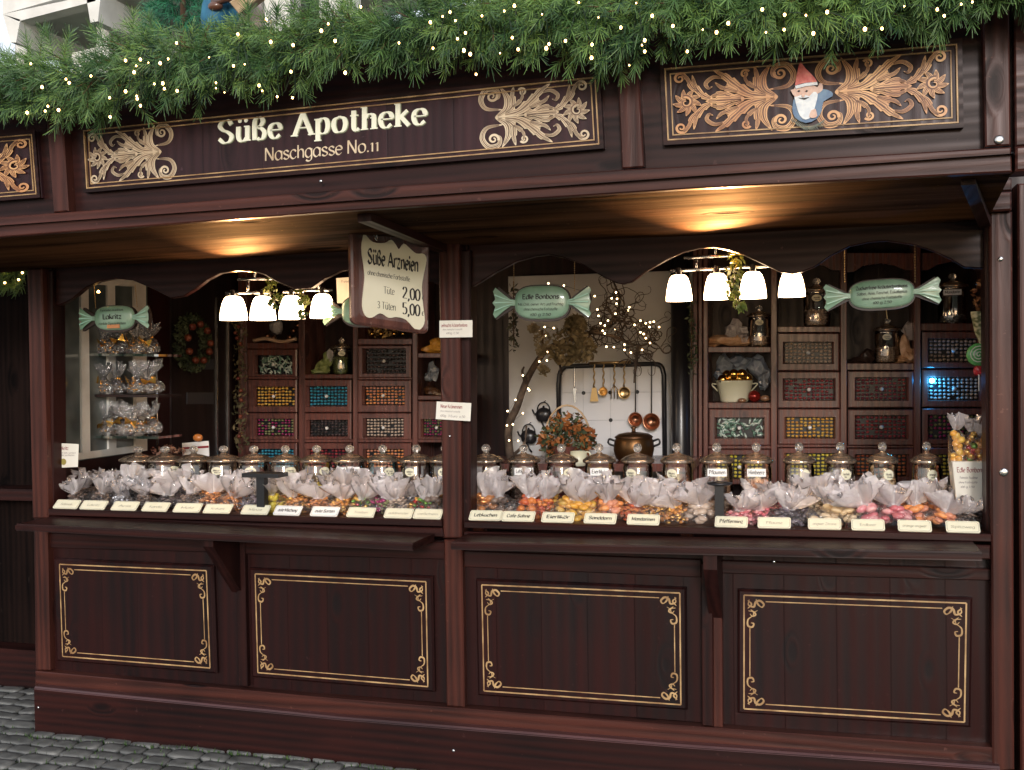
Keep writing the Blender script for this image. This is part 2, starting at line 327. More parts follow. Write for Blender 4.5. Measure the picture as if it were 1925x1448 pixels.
# ------------------------------------------------------------------ lettering with a broad pen
X5 = 's4.2,4 3.2,5 1.8,5 .6,3.7 .5,1.4 1.7,0 3,.3 4.2,1.6'
BOW = 's.9,3.6 2.2,5 3.8,4.5 4.3,2.5 3.7,.5 2.2,0 .9,.6'
ARC = 's.9,3.4 2.2,4.9 3.7,4.6 4.1,3.4'
GL = {
'a': (5, X5, 'l4.3,5 4.3,0'), 'b': (5, 'l.9,7.5 .9,0', BOW), 'c': (4.4, 's4,4 3,5 1.6,4.8 .6,3.2 .7,1.3 1.9,0 3.2,.2 4.1,1.1'),
'd': (5, X5, 'l4.3,7.5 4.3,0'), 'e': (4.5, 's.7,2.8 4,2.9 3.7,4.5 2.3,5 .9,4.2 .5,2.4 1.2,.5 2.6,0 4,1'),
'f': (3.3, 's3.6,7 2.6,7.5 1.7,6.8 1.6,5 1.6,0', 'l.4,5 3.2,5'), 'g': (5, X5, 's4.2,5 4.2,0 3.6,-1.8 2,-2.2 .8,-1.5'),
'h': (5, 'l.9,7.5 .9,0', ARC, 'l4.1,3.8 4.1,0'), 'i': (2, 'l1,5 1,0', 'd1,6.9'), 'j': (2, 's1,5 1,-1.5 0,-2.2', 'd1,6.9'),
'k': (4.8, 'l.9,7.5 .9,0', 'l4,5 1,2.3', 'l1.9,3.1 4.5,0'), 'l': (2, 'l1,7.5 1,0'),
'm': (7, 'l.9,5 .9,0', 's.9,3.6 2,4.9 3,4.7 3.4,3.5', 'l3.4,3.9 3.4,0', 's3.4,3.6 4.5,4.9 5.5,4.7 5.9,3.5', 'l5.9,3.9 5.9,0'),
'n': (5, 'l.9,5 .9,0', ARC, 'l4.1,3.8 4.1,0'), 'o': (5, 's2.5,5 .9,4.2 .5,2.3 1.2,.4 2.5,0 3.9,.6 4.5,2.5 4,4.3 2.5,5'),
'p': (5, 'l.9,5 .9,-2.3', BOW), 'q': (5, X5, 'l4.3,5 4.3,-2.3'), 'r': (3.7, 'l.9,5 .9,0', 's.9,3.4 1.9,4.8 3,4.9 3.4,4.4'),
's': (4.2, 's3.6,4.1 2.6,5 1.2,4.8 .7,3.8 1.6,2.8 3,2.2 3.8,1.3 3.1,.2 1.8,0 .6,.8'), 't': (3.4, 's1.5,6.6 1.5,3 1.6,.8 2.4,0 3.3,.6', 'l.3,5 3,5'),
'u': (5, 's.9,5 .9,1.4 1.8,.1 3,.2 4.1,1.4', 'l4.1,5 4.1,0'), 'v': (4.6, 'l.3,5 2.3,0', 'l2.3,0 4.3,5'), 'w': (6.6, 'l.3,5 2,0', 'l2,0 3.4,5', 'l3.4,5 4.8,0', 'l4.8,0 6.3,5'),
'x': (4.6, 'l.4,5 4.2,0', 'l4.2,5 .4,0'), 'y': (4.6, 'l.4,5 2.4,0', 'l4.3,5 1.4,-2.2'), 'z': (4.5, 'l.6,5 4,5', 'l4,5 .5,0', 'l.5,0 4.1,0'),
'\u00df': (5, 's.9,0 .9,5.8 1.8,7.4 3.2,7.3 3.8,6 3.1,4.8 2.2,4.2 3.4,3.6 4.4,2.2 3.9,.5 2.7,0 1.9,.5'),
'S': (5.8, 's4.9,6 3.8,7.5 1.8,7.3 .8,5.8 1.8,4.4 3.6,3.5 5,2 4.2,.3 2.2,0 .5,1.4'), 'A': (6.9, 'l3.4,7.5 .5,0', 'l3.4,7.5 6.4,0', 'l1.5,2.6 5.2,2.6'),
'N': (6.6, 'l.9,7.5 .9,0', 'l.9,7.5 5.4,0', 'l5.4,7.5 5.4,0'), 'L': (5, 'l1,7.5 1,0', 'l1,.15 4.7,.15'), 'E': (5.4, 'l1,7.5 1,0', 'l1,7.3 4.6,7.3', 'l1,3.9 4,3.9', 'l1,.2 4.8,.2'),
'F': (5, 'l1,7.5 1,0', 'l1,7.3 4.6,7.3', 'l1,3.9 4,3.9'), 'B': (5.6, 'l1,7.5 1,0', 's1,7.4 3.4,7.3 4.4,5.8 3.4,4.1 1,4', 's1,4 3.8,3.8 4.9,2 3.8,.2 1,.1'),
'M': (8, 'l1,7.5 1,0', 'l1,7.5 4,1', 'l4,1 7,7.5', 'l7,7.5 7,0'), 'P': (5.4, 'l1,7.5 1,0', 's1,7.4 3.6,7.3 4.6,5.7 3.6,3.8 1,3.7'), 'K': (6, 'l1,7.5 1,0', 'l5,7.5 1.2,3.6', 'l2.2,4.6 5.4,0'),
'T': (5.6, 'l2.8,7.5 2.8,0', 'l.4,7.3 5.2,7.3'), 'Z': (5.4, 'l.8,7.3 4.8,7.3', 'l4.8,7.3 .6,.2', 'l.6,.2 5,.2'), 'C': (6, 's5.2,6 3.8,7.5 1.8,7 .7,4.8 .8,2.3 2.2,.3 4,.1 5.3,1.5'), 'H': (6.4, 'l1,7.5 1,0', 'l5.2,7.5 5.2,0', 'l1,3.9 5.2,3.9'),
'0': (4.6, 's2.3,7.3 .7,5.8 .5,3.4 1,1 2.3,0 3.6,1 4.1,3.6 3.7,6 2.3,7.3'), '1': (3, 'l1.7,5 1.7,0', 'l.6,4.2 1.7,5'), '2': (4.6, 's.7,5.6 1.5,7.1 3,7.2 3.8,5.8 3.2,4 .6,.3', 'l.6,.3 4.2,.3'),
'3': (4.6, 's.6,6.3 2,7.3 3.6,6.5 3.4,4.7 2,3.9 3.6,3.2 3.9,1.4 2.6,.1 .5,.7'), '5': (4.6, 'l1.1,7.2 4,7.2', 'l1.1,7.2 .9,4', 's.9,4 2.6,4.4 3.9,3.2 3.8,1.2 2.3,0 .6,.6'),
',': (2, 's1,.4 1.2,-.4 .4,-1.4'), '.': (2, 'd1,.4'), '\u20ac': (5, 's4.4,6 3,6.8 1.6,5.6 1.4,3 1.8,1 3.2,.2 4.4,1', 'l.3,4.2 3.4,4.2', 'l.3,2.9 3.2,2.9'), ' ': (2.6,), '-': (3, 'l.4,2.8 2.6,2.8')}
for a, b, dd in (('\u00fc', 'u', (1.5, 3.6)), ('\u00f6', 'o', (1.5, 3.6)), ('\u00e4', 'a', (1.5, 3.6))): GL[a] = GL[b]+tuple('d%g,6.9' % x for x in dd)
def ribbon(mb, P, wd, F, h=0.0, th=0.0, m=0):
    n = len(P); Lp = []; Rp = []
    for i in range(n):
        d = P[min(n-1, i+1)]-P[max(0, i-1)]
        if d.length < 1e-9: d = Vector((1, 0))
        d.normalize(); nn = Vector((-d.y, d.x)); Lp.append(P[i]+nn*wd[i]/2); Rp.append(P[i]-nn*wd[i]/2)
    V = [F(p.x, p.y, h+th) for p in Lp]+[F(p.x, p.y, h+th) for p in Rp]
    Fs = [(i, n+i, n+i+1, i+1) for i in range(n-1)]
    if th > 0:
        k = 2*n; V += [F(p.x, p.y, 0) for p in Lp]+[F(p.x, p.y, 0) for p in Rp]
        Fs += [(i, i+1, k+i+1, k+i) for i in range(n-1)]+[(n+i, k+n+i, k+n+i+1, n+i+1) for i in range(n-1)]+[(0, k, k+n, n), (n-1, 2*n-1, k+2*n-1, k+n-1)]
    mb.add(V, Fs, m)
def text(mb, s, F, sx, sy, gap=0.0, nib=.9, tip=.25, ang=12, serif=False, hard=False, th=0.0, m=0, h0=.0006, edge=None, x0=0.0):
    x = x0; c = 0; a = R(ang)
    for ch in s:
        g = GL.get(ch) or GL['o']
        for st in g[1:]:
            pts = [Vector(tuple(map(float, q.split(',')))) for q in st[1:].split()]
            c += 1; hh = h0+(c % 5)*.00012
            def G(u, v, w_, x=x): return F((x+u)*sx, v*sy, w_)
            if st[0] == 'd':
                r = max(nib*.55, .5); q = [pts[0]+Vector((math.cos(t*math.pi/4), math.sin(t*math.pi/4)))*r for t in range(8)]
                mb.prism([G(p.x, p.y, hh+th) for p in q], F(0, 0, 0)-F(0, 0, max(th, .0004)), m); continue
            P = crs(pts, 5) if (st[0] == 's' and not hard) else (sum([[pts[i].lerp(pts[i+1], t/3) for t in range(3)] for i in range(len(pts)-1)], [])+[pts[-1]])
            wd = []
            for i in range(len(P)):
                d = P[min(len(P)-1, i+1)]-P[max(0, i-1)]; al = math.atan2(d.y, d.x)
                wd.append(nib*abs(math.sin(al-a))+tip)
            ribbon(mb, P, wd, G, hh, th, m)
            if edge is not None:
                ribbon(mb, [p+Vector((.14, -.14)) for p in P], [q+.22 for q in wd], G, .0003, 0.0, edge)
            if serif and st[0] == 'l' and abs(pts[0].x-pts[1].x) < .6*abs(pts[0].y-pts[1].y):
                for e, sg in ((pts[0], -1), (pts[1], 1)):
                    if ch in 'A' and sg == -1: continue
                    lw_ = nib*.95
                    ribbon(mb, [e+Vector((-lw_, .12*sg)), e+Vector((lw_*(1 if sg == 1 or ch.isupper() else .5), .12*sg))], [.42, .42], G, hh+.00006, th, m)
        x += g[0]+gap
    return x
def twidth(s): return sum((GL.get(c) or GL['o'])[0] for c in s)
def text_px(mb, s, p0, p1, hpx, y, m=0, **k):
    """text on the upright plane y with its baseline from pixel p0 to p1"""
    A = at(*p0, y); B = at(*p1, y); T = at(p0[0], p0[1]-hpx, y); ex = (B-A); sx = ex.length/(twidth(s)+k.get('gap', 0)*len(s)); ex.normalize(); ey = (T-A); sy = ey.length/7.5; ey.normalize()
    def F(u, v, w_): return A+ex*u+ey*v+Vector((0, -1, 0))*w_
    text(mb, s, F, sx, sy, m=m, **k)
def quadF(q, y):
    """(u,v) in 0..1 over a pixel quad TL,TR,BR,BL on plane y"""
    TL, TR, BR, BL = [at(*p, y) for p in q]
    def F(u, v, w_=0.0): return (TL.lerp(TR, u)).lerp(BL.lerp(BR, u), 1-v)+Vector((0, -1, 0))*w_
    return F
# ------------------------------------------------------------------ painted ornaments
def leaf(mb, G, pts, w, lobes, h, m=0, m2=1, sh=.8):
    P = crs(pts, 9); n = len(P); wd = []
    for i in range(n):
        t = i/(n-1); pr = math.sin(math.pi*min(1, t**sh*.97+.02))**.8
        lb = 1.0 if not lobes else .72+.5*(((t*lobes) % 1.0))
        wd.append(max(.006, .84*w*pr*lb))
    ribbon(mb, P, wd, G, h, 0, m)
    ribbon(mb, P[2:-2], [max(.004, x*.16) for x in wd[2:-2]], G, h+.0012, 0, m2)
    if w > .06:
        for sg in (-1, 1):
            Q = []
            for i in range(2, n-3):
                d = (P[i+1]-P[i-1]).normalized(); Q.append(P[i]+Vector((-d.y, d.x))*sg*wd[i]*.27)
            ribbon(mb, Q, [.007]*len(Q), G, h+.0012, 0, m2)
def curl(mb, G, c, r, a0, turns, w, h, m=0, m2=1):
    P = []; n = int(18*abs(turns))+4
    for i in range(n):
        t = i/(n-1); a = a0+2*math.pi*turns*t; rr = r*(1-.82*t); P.append(Vector((c[0]+rr*math.cos(a), c[1]+rr*math.sin(a))))
    ribbon(mb, P, [w*(1-.6*i/(n-1)) for i in range(n)], G, h, 0, m)
def motif(mb, F, flip=False, m=0, m2=1):
    A = 1.75
    for sg in (1, -1):
        def G(x, y, w_, sg=sg): return F((1-x/A) if flip else x/A, .5+y*sg, w_)
        k = .0003 if sg > 0 else .0004
        leaf(mb, G, [(.36, .12), (.1, .16), (.02, .32), (.12, .47), (.27, .45), (.3, .33), (.2, .28)], .105, 0, k+.0002, m, m2, .9)
        curl(mb, G, (.2, .35), .085, .3, -1.3, .045, k+.0016, m, m2)
        leaf(mb, G, [(.24, 0), (.42, .12), (.44, .3), (.33, .5)], .14, 0, k+.0018, m, m2, .9)
        leaf(mb, G, [(.38, .03), (.52, .16), (.52, .33), (.55, .48)], .13, 3, k+.0030, m, m2)
        curl(mb, G, (.68, .38), .065, 2.6, -1.4, .035, k+.0026, m, m2)
        leaf(mb, G, [(.5, .14), (.6, .2), (.68, .3), (.66, .44)], .07, 2, k+.0028, m, m2)
        leaf(mb, G, [(.34, .02), (.62, .07), (.84, .24), (.96, .36), (1.12, .47)], .17, 5, k+.0040, m, m2)
        leaf(mb, G, [(.98, .33), (1.12, .36), (1.23, .28), (1.2, .2), (1.14, .22)], .07, 0, k+.0052, m, m2)
        leaf(mb, G, [(.76, .1), (.9, .16), (1.02, .2), (1.1, .28)], .09, 2, k+.0050, m, m2)
        leaf(mb, G, [(.7, .015), (.88, .05), (1.04, .1), (1.2, .05)], .12, 4, k+.0054, m, m2)
        leaf(mb, G, [(1.14, .03), (1.28, .1), (1.38, .24), (1.42, .42)], .12, 3, k+.0060, m, m2)
        curl(mb, G, (1.6, .38), .09, 3.3, -1.5, .045, k+.0056, m, m2)
        leaf(mb, G, [(1.3, .14), (1.42, .22), (1.5, .38), (1.6, .47)], .09, 2, k+.0064, m, m2)
    def G(x, y, w_): return F((1-x/A) if flip else x/A, .5+y, w_)
    ribbon(mb, [Vector((.3, 0)), Vector((.72, 0))], [.03, .018], G, .0066, 0, m)
    leaf(mb, G, [(.7, 0), (.9, 0), (1.1, 0), (1.24, 0)], .17, 3, .0070, m, m2)
    for i in range(9):
        a = i*2*math.pi/9+.2; c = Vector((1.5, 0)); d = Vector((math.cos(a), math.sin(a))); e = Vector((-d.y, d.x))
        leaf(mb, G, [c+d*.05, c+d*.12+e*.03, c+d*.19+e*.09], .09, 0, .0072+.0002*i, m, m2)
    curl(mb, G, (1.52, .0), .1, 1.2, 1.1, .05, .0094, m2, m2); curl(mb, G, (1.52, .0), .085, 1.2, 1.1, .03, .0099, m, m2)
def corner(mb, G, k=.0):
    """small scroll of a panel corner; G(x,y) in metres measured from the corner inwards"""
    s = .057
    def H(x, y, w_): return G(x*s, y*s, w_)
    for pts, w_ in (([(.2, .15), (.15, .5), (.5, .62), (.62, .3), (.9, .2), (1.15, .42), (1.05, .62), (.85, .55)], .13),
                    ([(.1, .2), (.35, .45), (.1, .75)], .1), ([(.65, .1), (.75, .4), (.95, .62)], .11),
                    ([(.15, .9), (.5, .95), (.62, 1.15), (.4, 1.25), (.25, 1.1)], .09), ([(.5, 1.0), (.75, .85)], .09),
                    ([(.4, 1.25), (.12, 1.5), (.12, 1.9), (.4, 1.98), (.5, 1.75), (.32, 1.7)], .11), ([(.3, .8), (.5, 1.0), (.45, 1.2)], .08)):
        P = crs(pts, 6); n = len(P); k += .00012
        ribbon(mb, P, [w_*.95*(.4+.8*math.sin(math.pi*i/(n-1))) for i in range(n)], H, k+.0006, 0, 0)
# ------------------------------------------------------------------ ground
def noise2(x, y): return math.sin(x*1.7+y*2.3)*.5+math.sin(x*4.1-y*3.2+1)*.3+math.sin(x*9+y*7)*.2
g = MB(); g.quad((-80, -40, -.012), (80, -40, -.012), (80, 120, -.012), (-80, 120, -.012))
MORT = vary(mat('joint_moss', rough=.95), (.02, .022, .02), (.035, .06, .02), 3, bump=.6)
tag(g.build('ground', MORT), kind='structure')
COB = mat('cobble_stone', (.1, .11, .12), .5); vary(COB, (.095, .096, .09), (.19, .187, .175), 9, 6, bump=.5, bd=.006, r1=.38, r2=.6)
g = MB()
for j in range(46):
    z0 = -2.6+j*.088
    x = -7.4+U(0, .1)
    while x < .2:
        wd_ = U(.1, .17)
        cx, cy = x+wd_/2, z0+.02*math.sin(x*2.1)+U(-.006, .006)
        hx, hy = wd_/2-.0045, .0395+U(-.002, .002); zz = .004*noise2(cx*3, cy*3)
        tl = U(-.05, .05); t2 = U(-.05, .05); V = []
        for k, (rr, hh) in enumerate(((1.0, -.02), (.985, -.003), (.93, .0012), (.5, .0022))):
            for a in range(8):
                t = math.pi/4*a+math.pi/8; cxx = math.copysign(abs(math.cos(t))**.45, math.cos(t)); cyy = math.copysign(abs(math.sin(t))**.45, math.sin(t))
                px_, py_ = cxx*hx*rr*1.04, cyy*hy*rr*1.04; V.append((cx+px_, cy+py_, zz+hh+px_*tl+py_*t2))
        F = [(k*8+a, k*8+(a+1) % 8, (k+1)*8+(a+1) % 8, (k+1)*8+a) for k in range(3) for a in range(8)]+[tuple(range(24, 32))]
        g.add(V, F, 0, True); x += wd_
tag(g.build('cobbled_paving', COB), kind='structure')
GRS = vary(mat('grass_blade', rough=.6), (.03, .07, .015), (.07, .13, .03), 8)
g = MB()
for i in range(2600):
    x = U(-5.5, -.5); y = U(-1.2, -.05) if rnd.random() < .75 else -.03; h_ = U(.006, .02); a = U(0, 6.3)
    if rnd.random() < .6: y = -2.6+round((y+2.6)/.088)*.088-.044+.02*math.sin(x*2.1)
    dx, dy = math.cos(a)*.004, math.sin(a)*.004; g.add([(x-dx, y-dy, -.01), (x+dx, y+dy, -.01), (x+U(-.01, .01), y+U(-.01, .01), h_)], [(0, 1, 2)])
tag(g.build('grass', GRS), 'short moss and grass growing in the joints of the cobbles', 'grass', kind='stuff')
# ------------------------------------------------------------------ the stall
YF = -.87          # fascia plane
YV = .06           # scalloped valance plane
YB = 2.05          # back wall plane
stall = thing('market_stall', 'dark stained wooden sweets stall with two open counters and gilt panels', 'market stall', (-1.45, .6, 0))
def sp(name, mb, m, par=None): return mb.build(name, m, par or stall)
m_ = MB()
m_.pq([(66, 1262), (640, 1314.5), (1280, 1364.3), (1868, 1406), (1868, 1446), (1280, 1404), (640, 1352), (65, 1294)], -.012, .06, 0, .004); sp('bottom_rail', m_, WB['x'])
m_ = MB(); Z0 = -.02
for a, b in (((64, 1294), (640, 1352)), ((640, 1352), (1280, 1404)), ((1280, 1404), (1880, 1446))):
    A = at(*a, -.05); B = at(*b, -.05); m_.prism([A, B, Vector((B.x, B.y, Z0)), Vector((A.x, A.y, Z0))], (0, .08, 0), 0)
sp('plinth', m_, W['x']); m_ = MB()
for a, b in (((64, 1294), (640, 1352)), ((640, 1352), (1280, 1404)), ((1280, 1404), (1880, 1446))):
    A = at(*a, -.05); B = at(*b, -.05); m_.add([A+Vector((0, -.002, -.004)), B+Vector((0, -.002, -.004)), B+Vector((0, .008, .007)), A+Vector((0, .008, .007)), B+Vector((0, .05, .009)), A+Vector((0, .05, .009))], [(0, 1, 2, 3), (3, 2, 4, 5)])
sp('plinth_cap', m_, wood('lit_edge_wood', (.03, .012, .012), (.09, .035, .034), 'x', .35, spec=.6))  # lighter, glossier wood: lit look of the top bevel put into its colour
# end face of the plinth and base, left
XL = at(66, 1270, 0).x; XR = at(1866, 1050, 0).x; XM = at(838, 1150, 0).x
m_ = MB(); m_.box((XL-.01, .03, 0), (XL+.03, 2.1, .28)); m_.box((XL+.005, .03, .28), (XL+.03, 2.1, 1.05)); m_.box((XR+.02, .03, 0), (XR+.05, 2.1, 1.05)); sp('end_panel', m_, WP)
def post(px, y=0.0, t=.1, mt=None, name='post', bev=.006): m_ = MB(); m_.pq(px, y, t, 0, bev); return sp(name, m_, mt or WB['z'])
post([(62, 985), (88, 985), (93, 1261), (66, 1261)])
post([(834, 1015), (868, 1015), (873, 1331), (839, 1328)])
post([(50, 505), (78, 505), (90, 975), (60, 975)], -.004)
post([(824, 455), (862, 453), (868, 1012), (832, 1012)], -.004, .09)
post([(862, 470), (884, 470), (884, 985), (868, 985)], .03, .09, W['z'], 'frame_strip')
post([(78, 508), (97, 508), (100, 968), (89, 968)], .03, .09, W['z'], 'frame_strip')
post([(1861, 398), (1903, 398), (1907, 1448), (1866, 1452)], -.02, .14)
post([(1851, 415), (1862, 415), (1867, 1012), (1855, 1008)], .02, .1, W['z'], 'frame_strip')
m_ = MB(); m_.pq([(1852, 362), (1902, 360), (1902, 395), (1856, 398)], -.06, .1, 0, .006); m_.pq([(1847, 336), (1869, 335), (1869, 359), (1849, 360)], -.06, .1, 0, .004); m_.pq([(1874, 336), (1902, 335), (1902, 358), (1875, 359)], -.03, .1, 0, .004); sp('bracket_block', m_, WB['x'])
# base back board, mid stiles, aprons
m_ = MB(); m_.pq([(66, 1000), (1868, 1040), (1868, 1400), (66, 1262)], .04, .02); sp('base_board', m_, WP)
post([(443, 1018), (459, 1019), (465, 1291), (449, 1290)], .012, .028, W['z'], 'mid_stile', .003)
post([(1318, 1060), (1339, 1061), (1341, 1366), (1320, 1364)], -.012, .05, W['z'], 'mid_stile', .003)
post([(1340, 1062), (1357, 1062), (1359, 1368), (1341, 1367)], .006, .03, WB['z'], 'mid_stile', .003)
m_ = MB(); m_.pq([(88, 1002), (445, 1012), (445, 1040), (88, 1030)], .022, .018, 0, .003); m_.pq([(459, 1012), (836, 1020), (836, 1052), (459, 1042)], .022, .018, 0, .003)
m_.pq([(872, 1036), (1318, 1052), (1318, 1086), (872, 1066)], .022, .018, 0, .003); m_.pq([(1357, 1054), (1866, 1070), (1866, 1092), (1357, 1078)], .015, .025, 0, .003); sp('apron', m_, W['x'])
# braces that carry the folding ledges
for X0 in (at(381, 1020, -.2).x, at(1322, 1070, -.2).x):
    m_ = MB(); z1 = 1.0 if X0 < -1.5 else .985
    m_.prism([(X0, -.20, z1-.02), (X0, -.20, z1-.08), (X0, .02, z1-.32), (X0, .04, z1-.32), (X0, .04, z1-.02)], (.05, 0, 0)); sp('brace', m_, W['z'])
# decorated panels
panels = [([(112, 1061), (388, 1073), (395, 1256), (118, 1234)]), ([(479.7, 1079), (800.6, 1093.7), (804.4, 1291), (485, 1264.6)]),
          ([(905.8, 1099.6), (1278, 1115), (1280, 1325), (910, 1299)]), ([(1398.7, 1119), (1816.6, 1134), (1813, 1357.6), (1398.7, 1332.5)])]
for q in panels:
    e = 9; e2 = 12
    o = [(q[0][0]-e2, q[0][1]-e-2), (q[1][0]+e2, q[1][1]-e-1), (q[2][0]+e2, q[2][1]+e+2), (q[3][0]-e2, q[3][1]+e)]
    m_ = MB(); m_.pq(o, .016, .024, 0, .008); bp = sp('base_panel', m_, WP)
    F = quadF(q, .016); TL, TR, BR, BL = F(0, 1), F(1, 1), F(1, 0), F(0, 0); wx = (TR-TL).length; hz = (TL-BL).length
    b = MB()
    def bar(a, c, wd_, hh): 
        d = (c-a).normalized(); n_ = Vector((-d.z, 0, d.x))*wd_/2; o_ = Vector((0, -hh, 0)); b.quad(a+n_+o_, c+n_+o_, c-n_+o_, a-n_+o_)
    for a, c in ((TL, TR), (BL, BR)): bar(a, c, .0055, .0008)
    for a, c in ((TL, BL), (TR, BR)): bar(a, c, .0055, .0010)
    ii = .022; cu = .062/wx; cv = .115/hz
    def S(u, v): return F(ii/wx+(1-2*ii/wx)*u, ii/hz+(1-2*ii/hz)*v)
    bar(S(cu, 1), S(1-cu, 1), .0038, .0008); bar(S(cu, 0), S(1-cu, 0), .0038, .0008); bar(S(0, cv), S(0, 1-cv), .0038, .0009); bar(S(1, cv), S(1, 1-cv), .0038, .0009)
    for sx_ in (0, 1):
        for sy_ in (0, 1):
            def G(x, y, w_, sx_=sx_, sy_=sy_): return F((1-(x+.008)/wx) if sx_ else (x+.008)/wx, (1-(y+.008)/hz) if sy_ else (y+.008)/hz, w_)
            corner(b, G)
    b.build('gilt_border', GOLD, bp)
# counters and ledges
m_ = MB(); ZC = at(500, 969, -.02).z
for q in ([(90, 957), (470, 969), (830, 978), (830, 990), (470, 981), (91, 969)], [(872, 981), (1350, 993), (1864, 1005), (1864, 1019), (1350, 1006), (872, 993)]):
    m_.pq(q, -.02, .05, 0, .003)
sp('counter_edge', m_, W['x'])
def lerp(a, b, t): return a+(b-a)*t
ZL = at(460, 967.5, -.02).z; ZR = at(1350, 991.5, -.02).z
def zc(X):   # counter height, follows the photographed edge
    pts = [(-3.6, at(90, 957, -.02).z), (at(470, 969, 0).x, at(470, 969, -.02).z), (at(850, 979, 0).x, at(850, 979, -.02).z), (at(1350, 993, 0).x, at(1350, 993, -.02).z), (.7, at(1864, 1005, -.02).z)]
    for (a, za), (b, zb) in zip(pts, pts[1:]):
        if X <= b: return lerp(za, zb, max(0, (X-a)/(b-a)))
    return pts[-1][1]
m_ = MB(); xs = [XL+.05+i*(XR-XL-.05)/24 for i in range(25)]
for a, b in zip(xs, xs[1:]): m_.add([(a, .03, zc(a)-.006), (b, .03, zc(b)-.006), (b, .75, zc(b)-.006), (a, .75, zc(a)-.006), (a, .75, zc(a)-.05), (b, .75, zc(b)-.05)], [(0, 1, 2, 3), (3, 2, 5, 4)])
sp('counter_top', m_, WT)
def ledge(pf, pe, y0, ys, th, name='folding_ledge'):
    A = at(*pf, y0); B = at(*pe, y0); V = Vector((0, 0, -th)); m_ = MB()
    m_.prism([A+Vector((0, .004, 0)), B+Vector((0, .004, 0)), B+V, A+V], (0, ys-y0, 0)); 
    m_.prism([A+Vector((0, -.006, -.006)), B+Vector((0, -.006, -.006)), B+V*.8+Vector((0, -.006, 0)), A+V*.8+Vector((0, -.006, 0))], (0, .006, 0)); return sp(name, m_, W['x'])
ledge((30, 985), (776, 1021), -.26, -.025, .03)
ledge((848, 1019), (1846, 1038), -.24, -.025, .03)
m_ = MB(); m_.pq([(872, 1000), (1350, 1013), (1862, 1026), (1862, 1052), (872, 1018)], -.018, .03, 0, .004); m_.pq([(90, 972), (830, 993), (834, 1010), (88, 985)], -.018, .03, 0, .004); sp('counter_apron', m_, W['x'])
# fascia
def fas(px, y, t, mt, name, bev=.004): m_ = MB(); m_.pq(px, y, t, 0, bev); return sp(name, m_, mt)
m_ = MB()
m_.pq([(-420, 448), (-420, 205), (0, 170), (300, 120), (560, 70), (800, 30), (1100, -30), (2000, -120), (2000, 275), (1280, 320), (1169, 326), (640, 364), (126, 406)], YF+.03, .03); sp('fascia_board', m_, W['x'])
fas([(-420, 441), (0, 408), (126, 399), (640, 357), (1169, 319), (1280, 313), (1901, 276), (1903, 323), (1280, 356), (640, 397), (0, 446), (-420, 478)], YF-.02, .03, WB['x'], 'fascia_beam', .004)
fas([(84, 190), (115, 190), (128, 397), (100, 400)], YF-.012, .05, WB['z'], 'fascia_post')
fas([(1157, 60), (1196, 60), (1211, 314), (1169, 317)], YF-.012, .05, WB['z'], 'fascia_post')
fas([(1846, -60), (1897, -60), (1900, 273), (1853, 276)], YF-.012, .05, WB['z'], 'fascia_post')
sf = [at(-420, 477, YF+.01), at(0, 445, YF+.01), at(640, 396, YF+.01), at(1280, 355, YF+.01), at(1903, 322, YF+.01)]
sb = [at(-250, 531, YV), at(78, 507, YV), at(700, 470, YV), at(1280, 444, YV), at(1856, 415, YV)]
m_ = MB(); n = 5
up_ = Vector((0, 0, .02))
m_.add(sf+sb+[p+up_ for p in sf]+[p+up_ for p in sb], [(i, i+5, i+6, i+1) for i in range(4)]+[(10+i, 11+i, 16+i, 15+i) for i in range(4)]+[(4, 9, 19, 14), (0, 10, 15, 5)])
sp('soffit', m_, WS)
# joist in the soffit between both bays and battens at the ends
m_ = MB()
def joist(pa, pb, wx, hz):
    A = at(*pa, YF+.09); B = at(*pb, YV-.01); m_.prism([A, A+Vector((wx, 0, 0)), A+Vector((wx, 0, -hz)), A+Vector((0, 0, -hz))], B-A)
joist((672, 398), (826, 462), .05, .035); sp('soffit_joist', m_, W['y']); m_ = MB(); joist((1806, 329), (1842, 416), .04, .03); sp('soffit_joist', m_, W['y'])
m_ = MB(); a0, a1, a2 = Vector(sf[0])+up_, Vector(sf[4])+up_, None
m_.add([sf[0]+Vector((0, -.05, .04)), sf[4]+Vector((0, -.05, .04)), Vector((sb[4].x+.1, YB+.2, sb[4].z+.35)), Vector((sb[0].x, YB+.2, sb[0].z+.35))], [(0, 1, 2, 3)]); sp('roof', m_, WD)
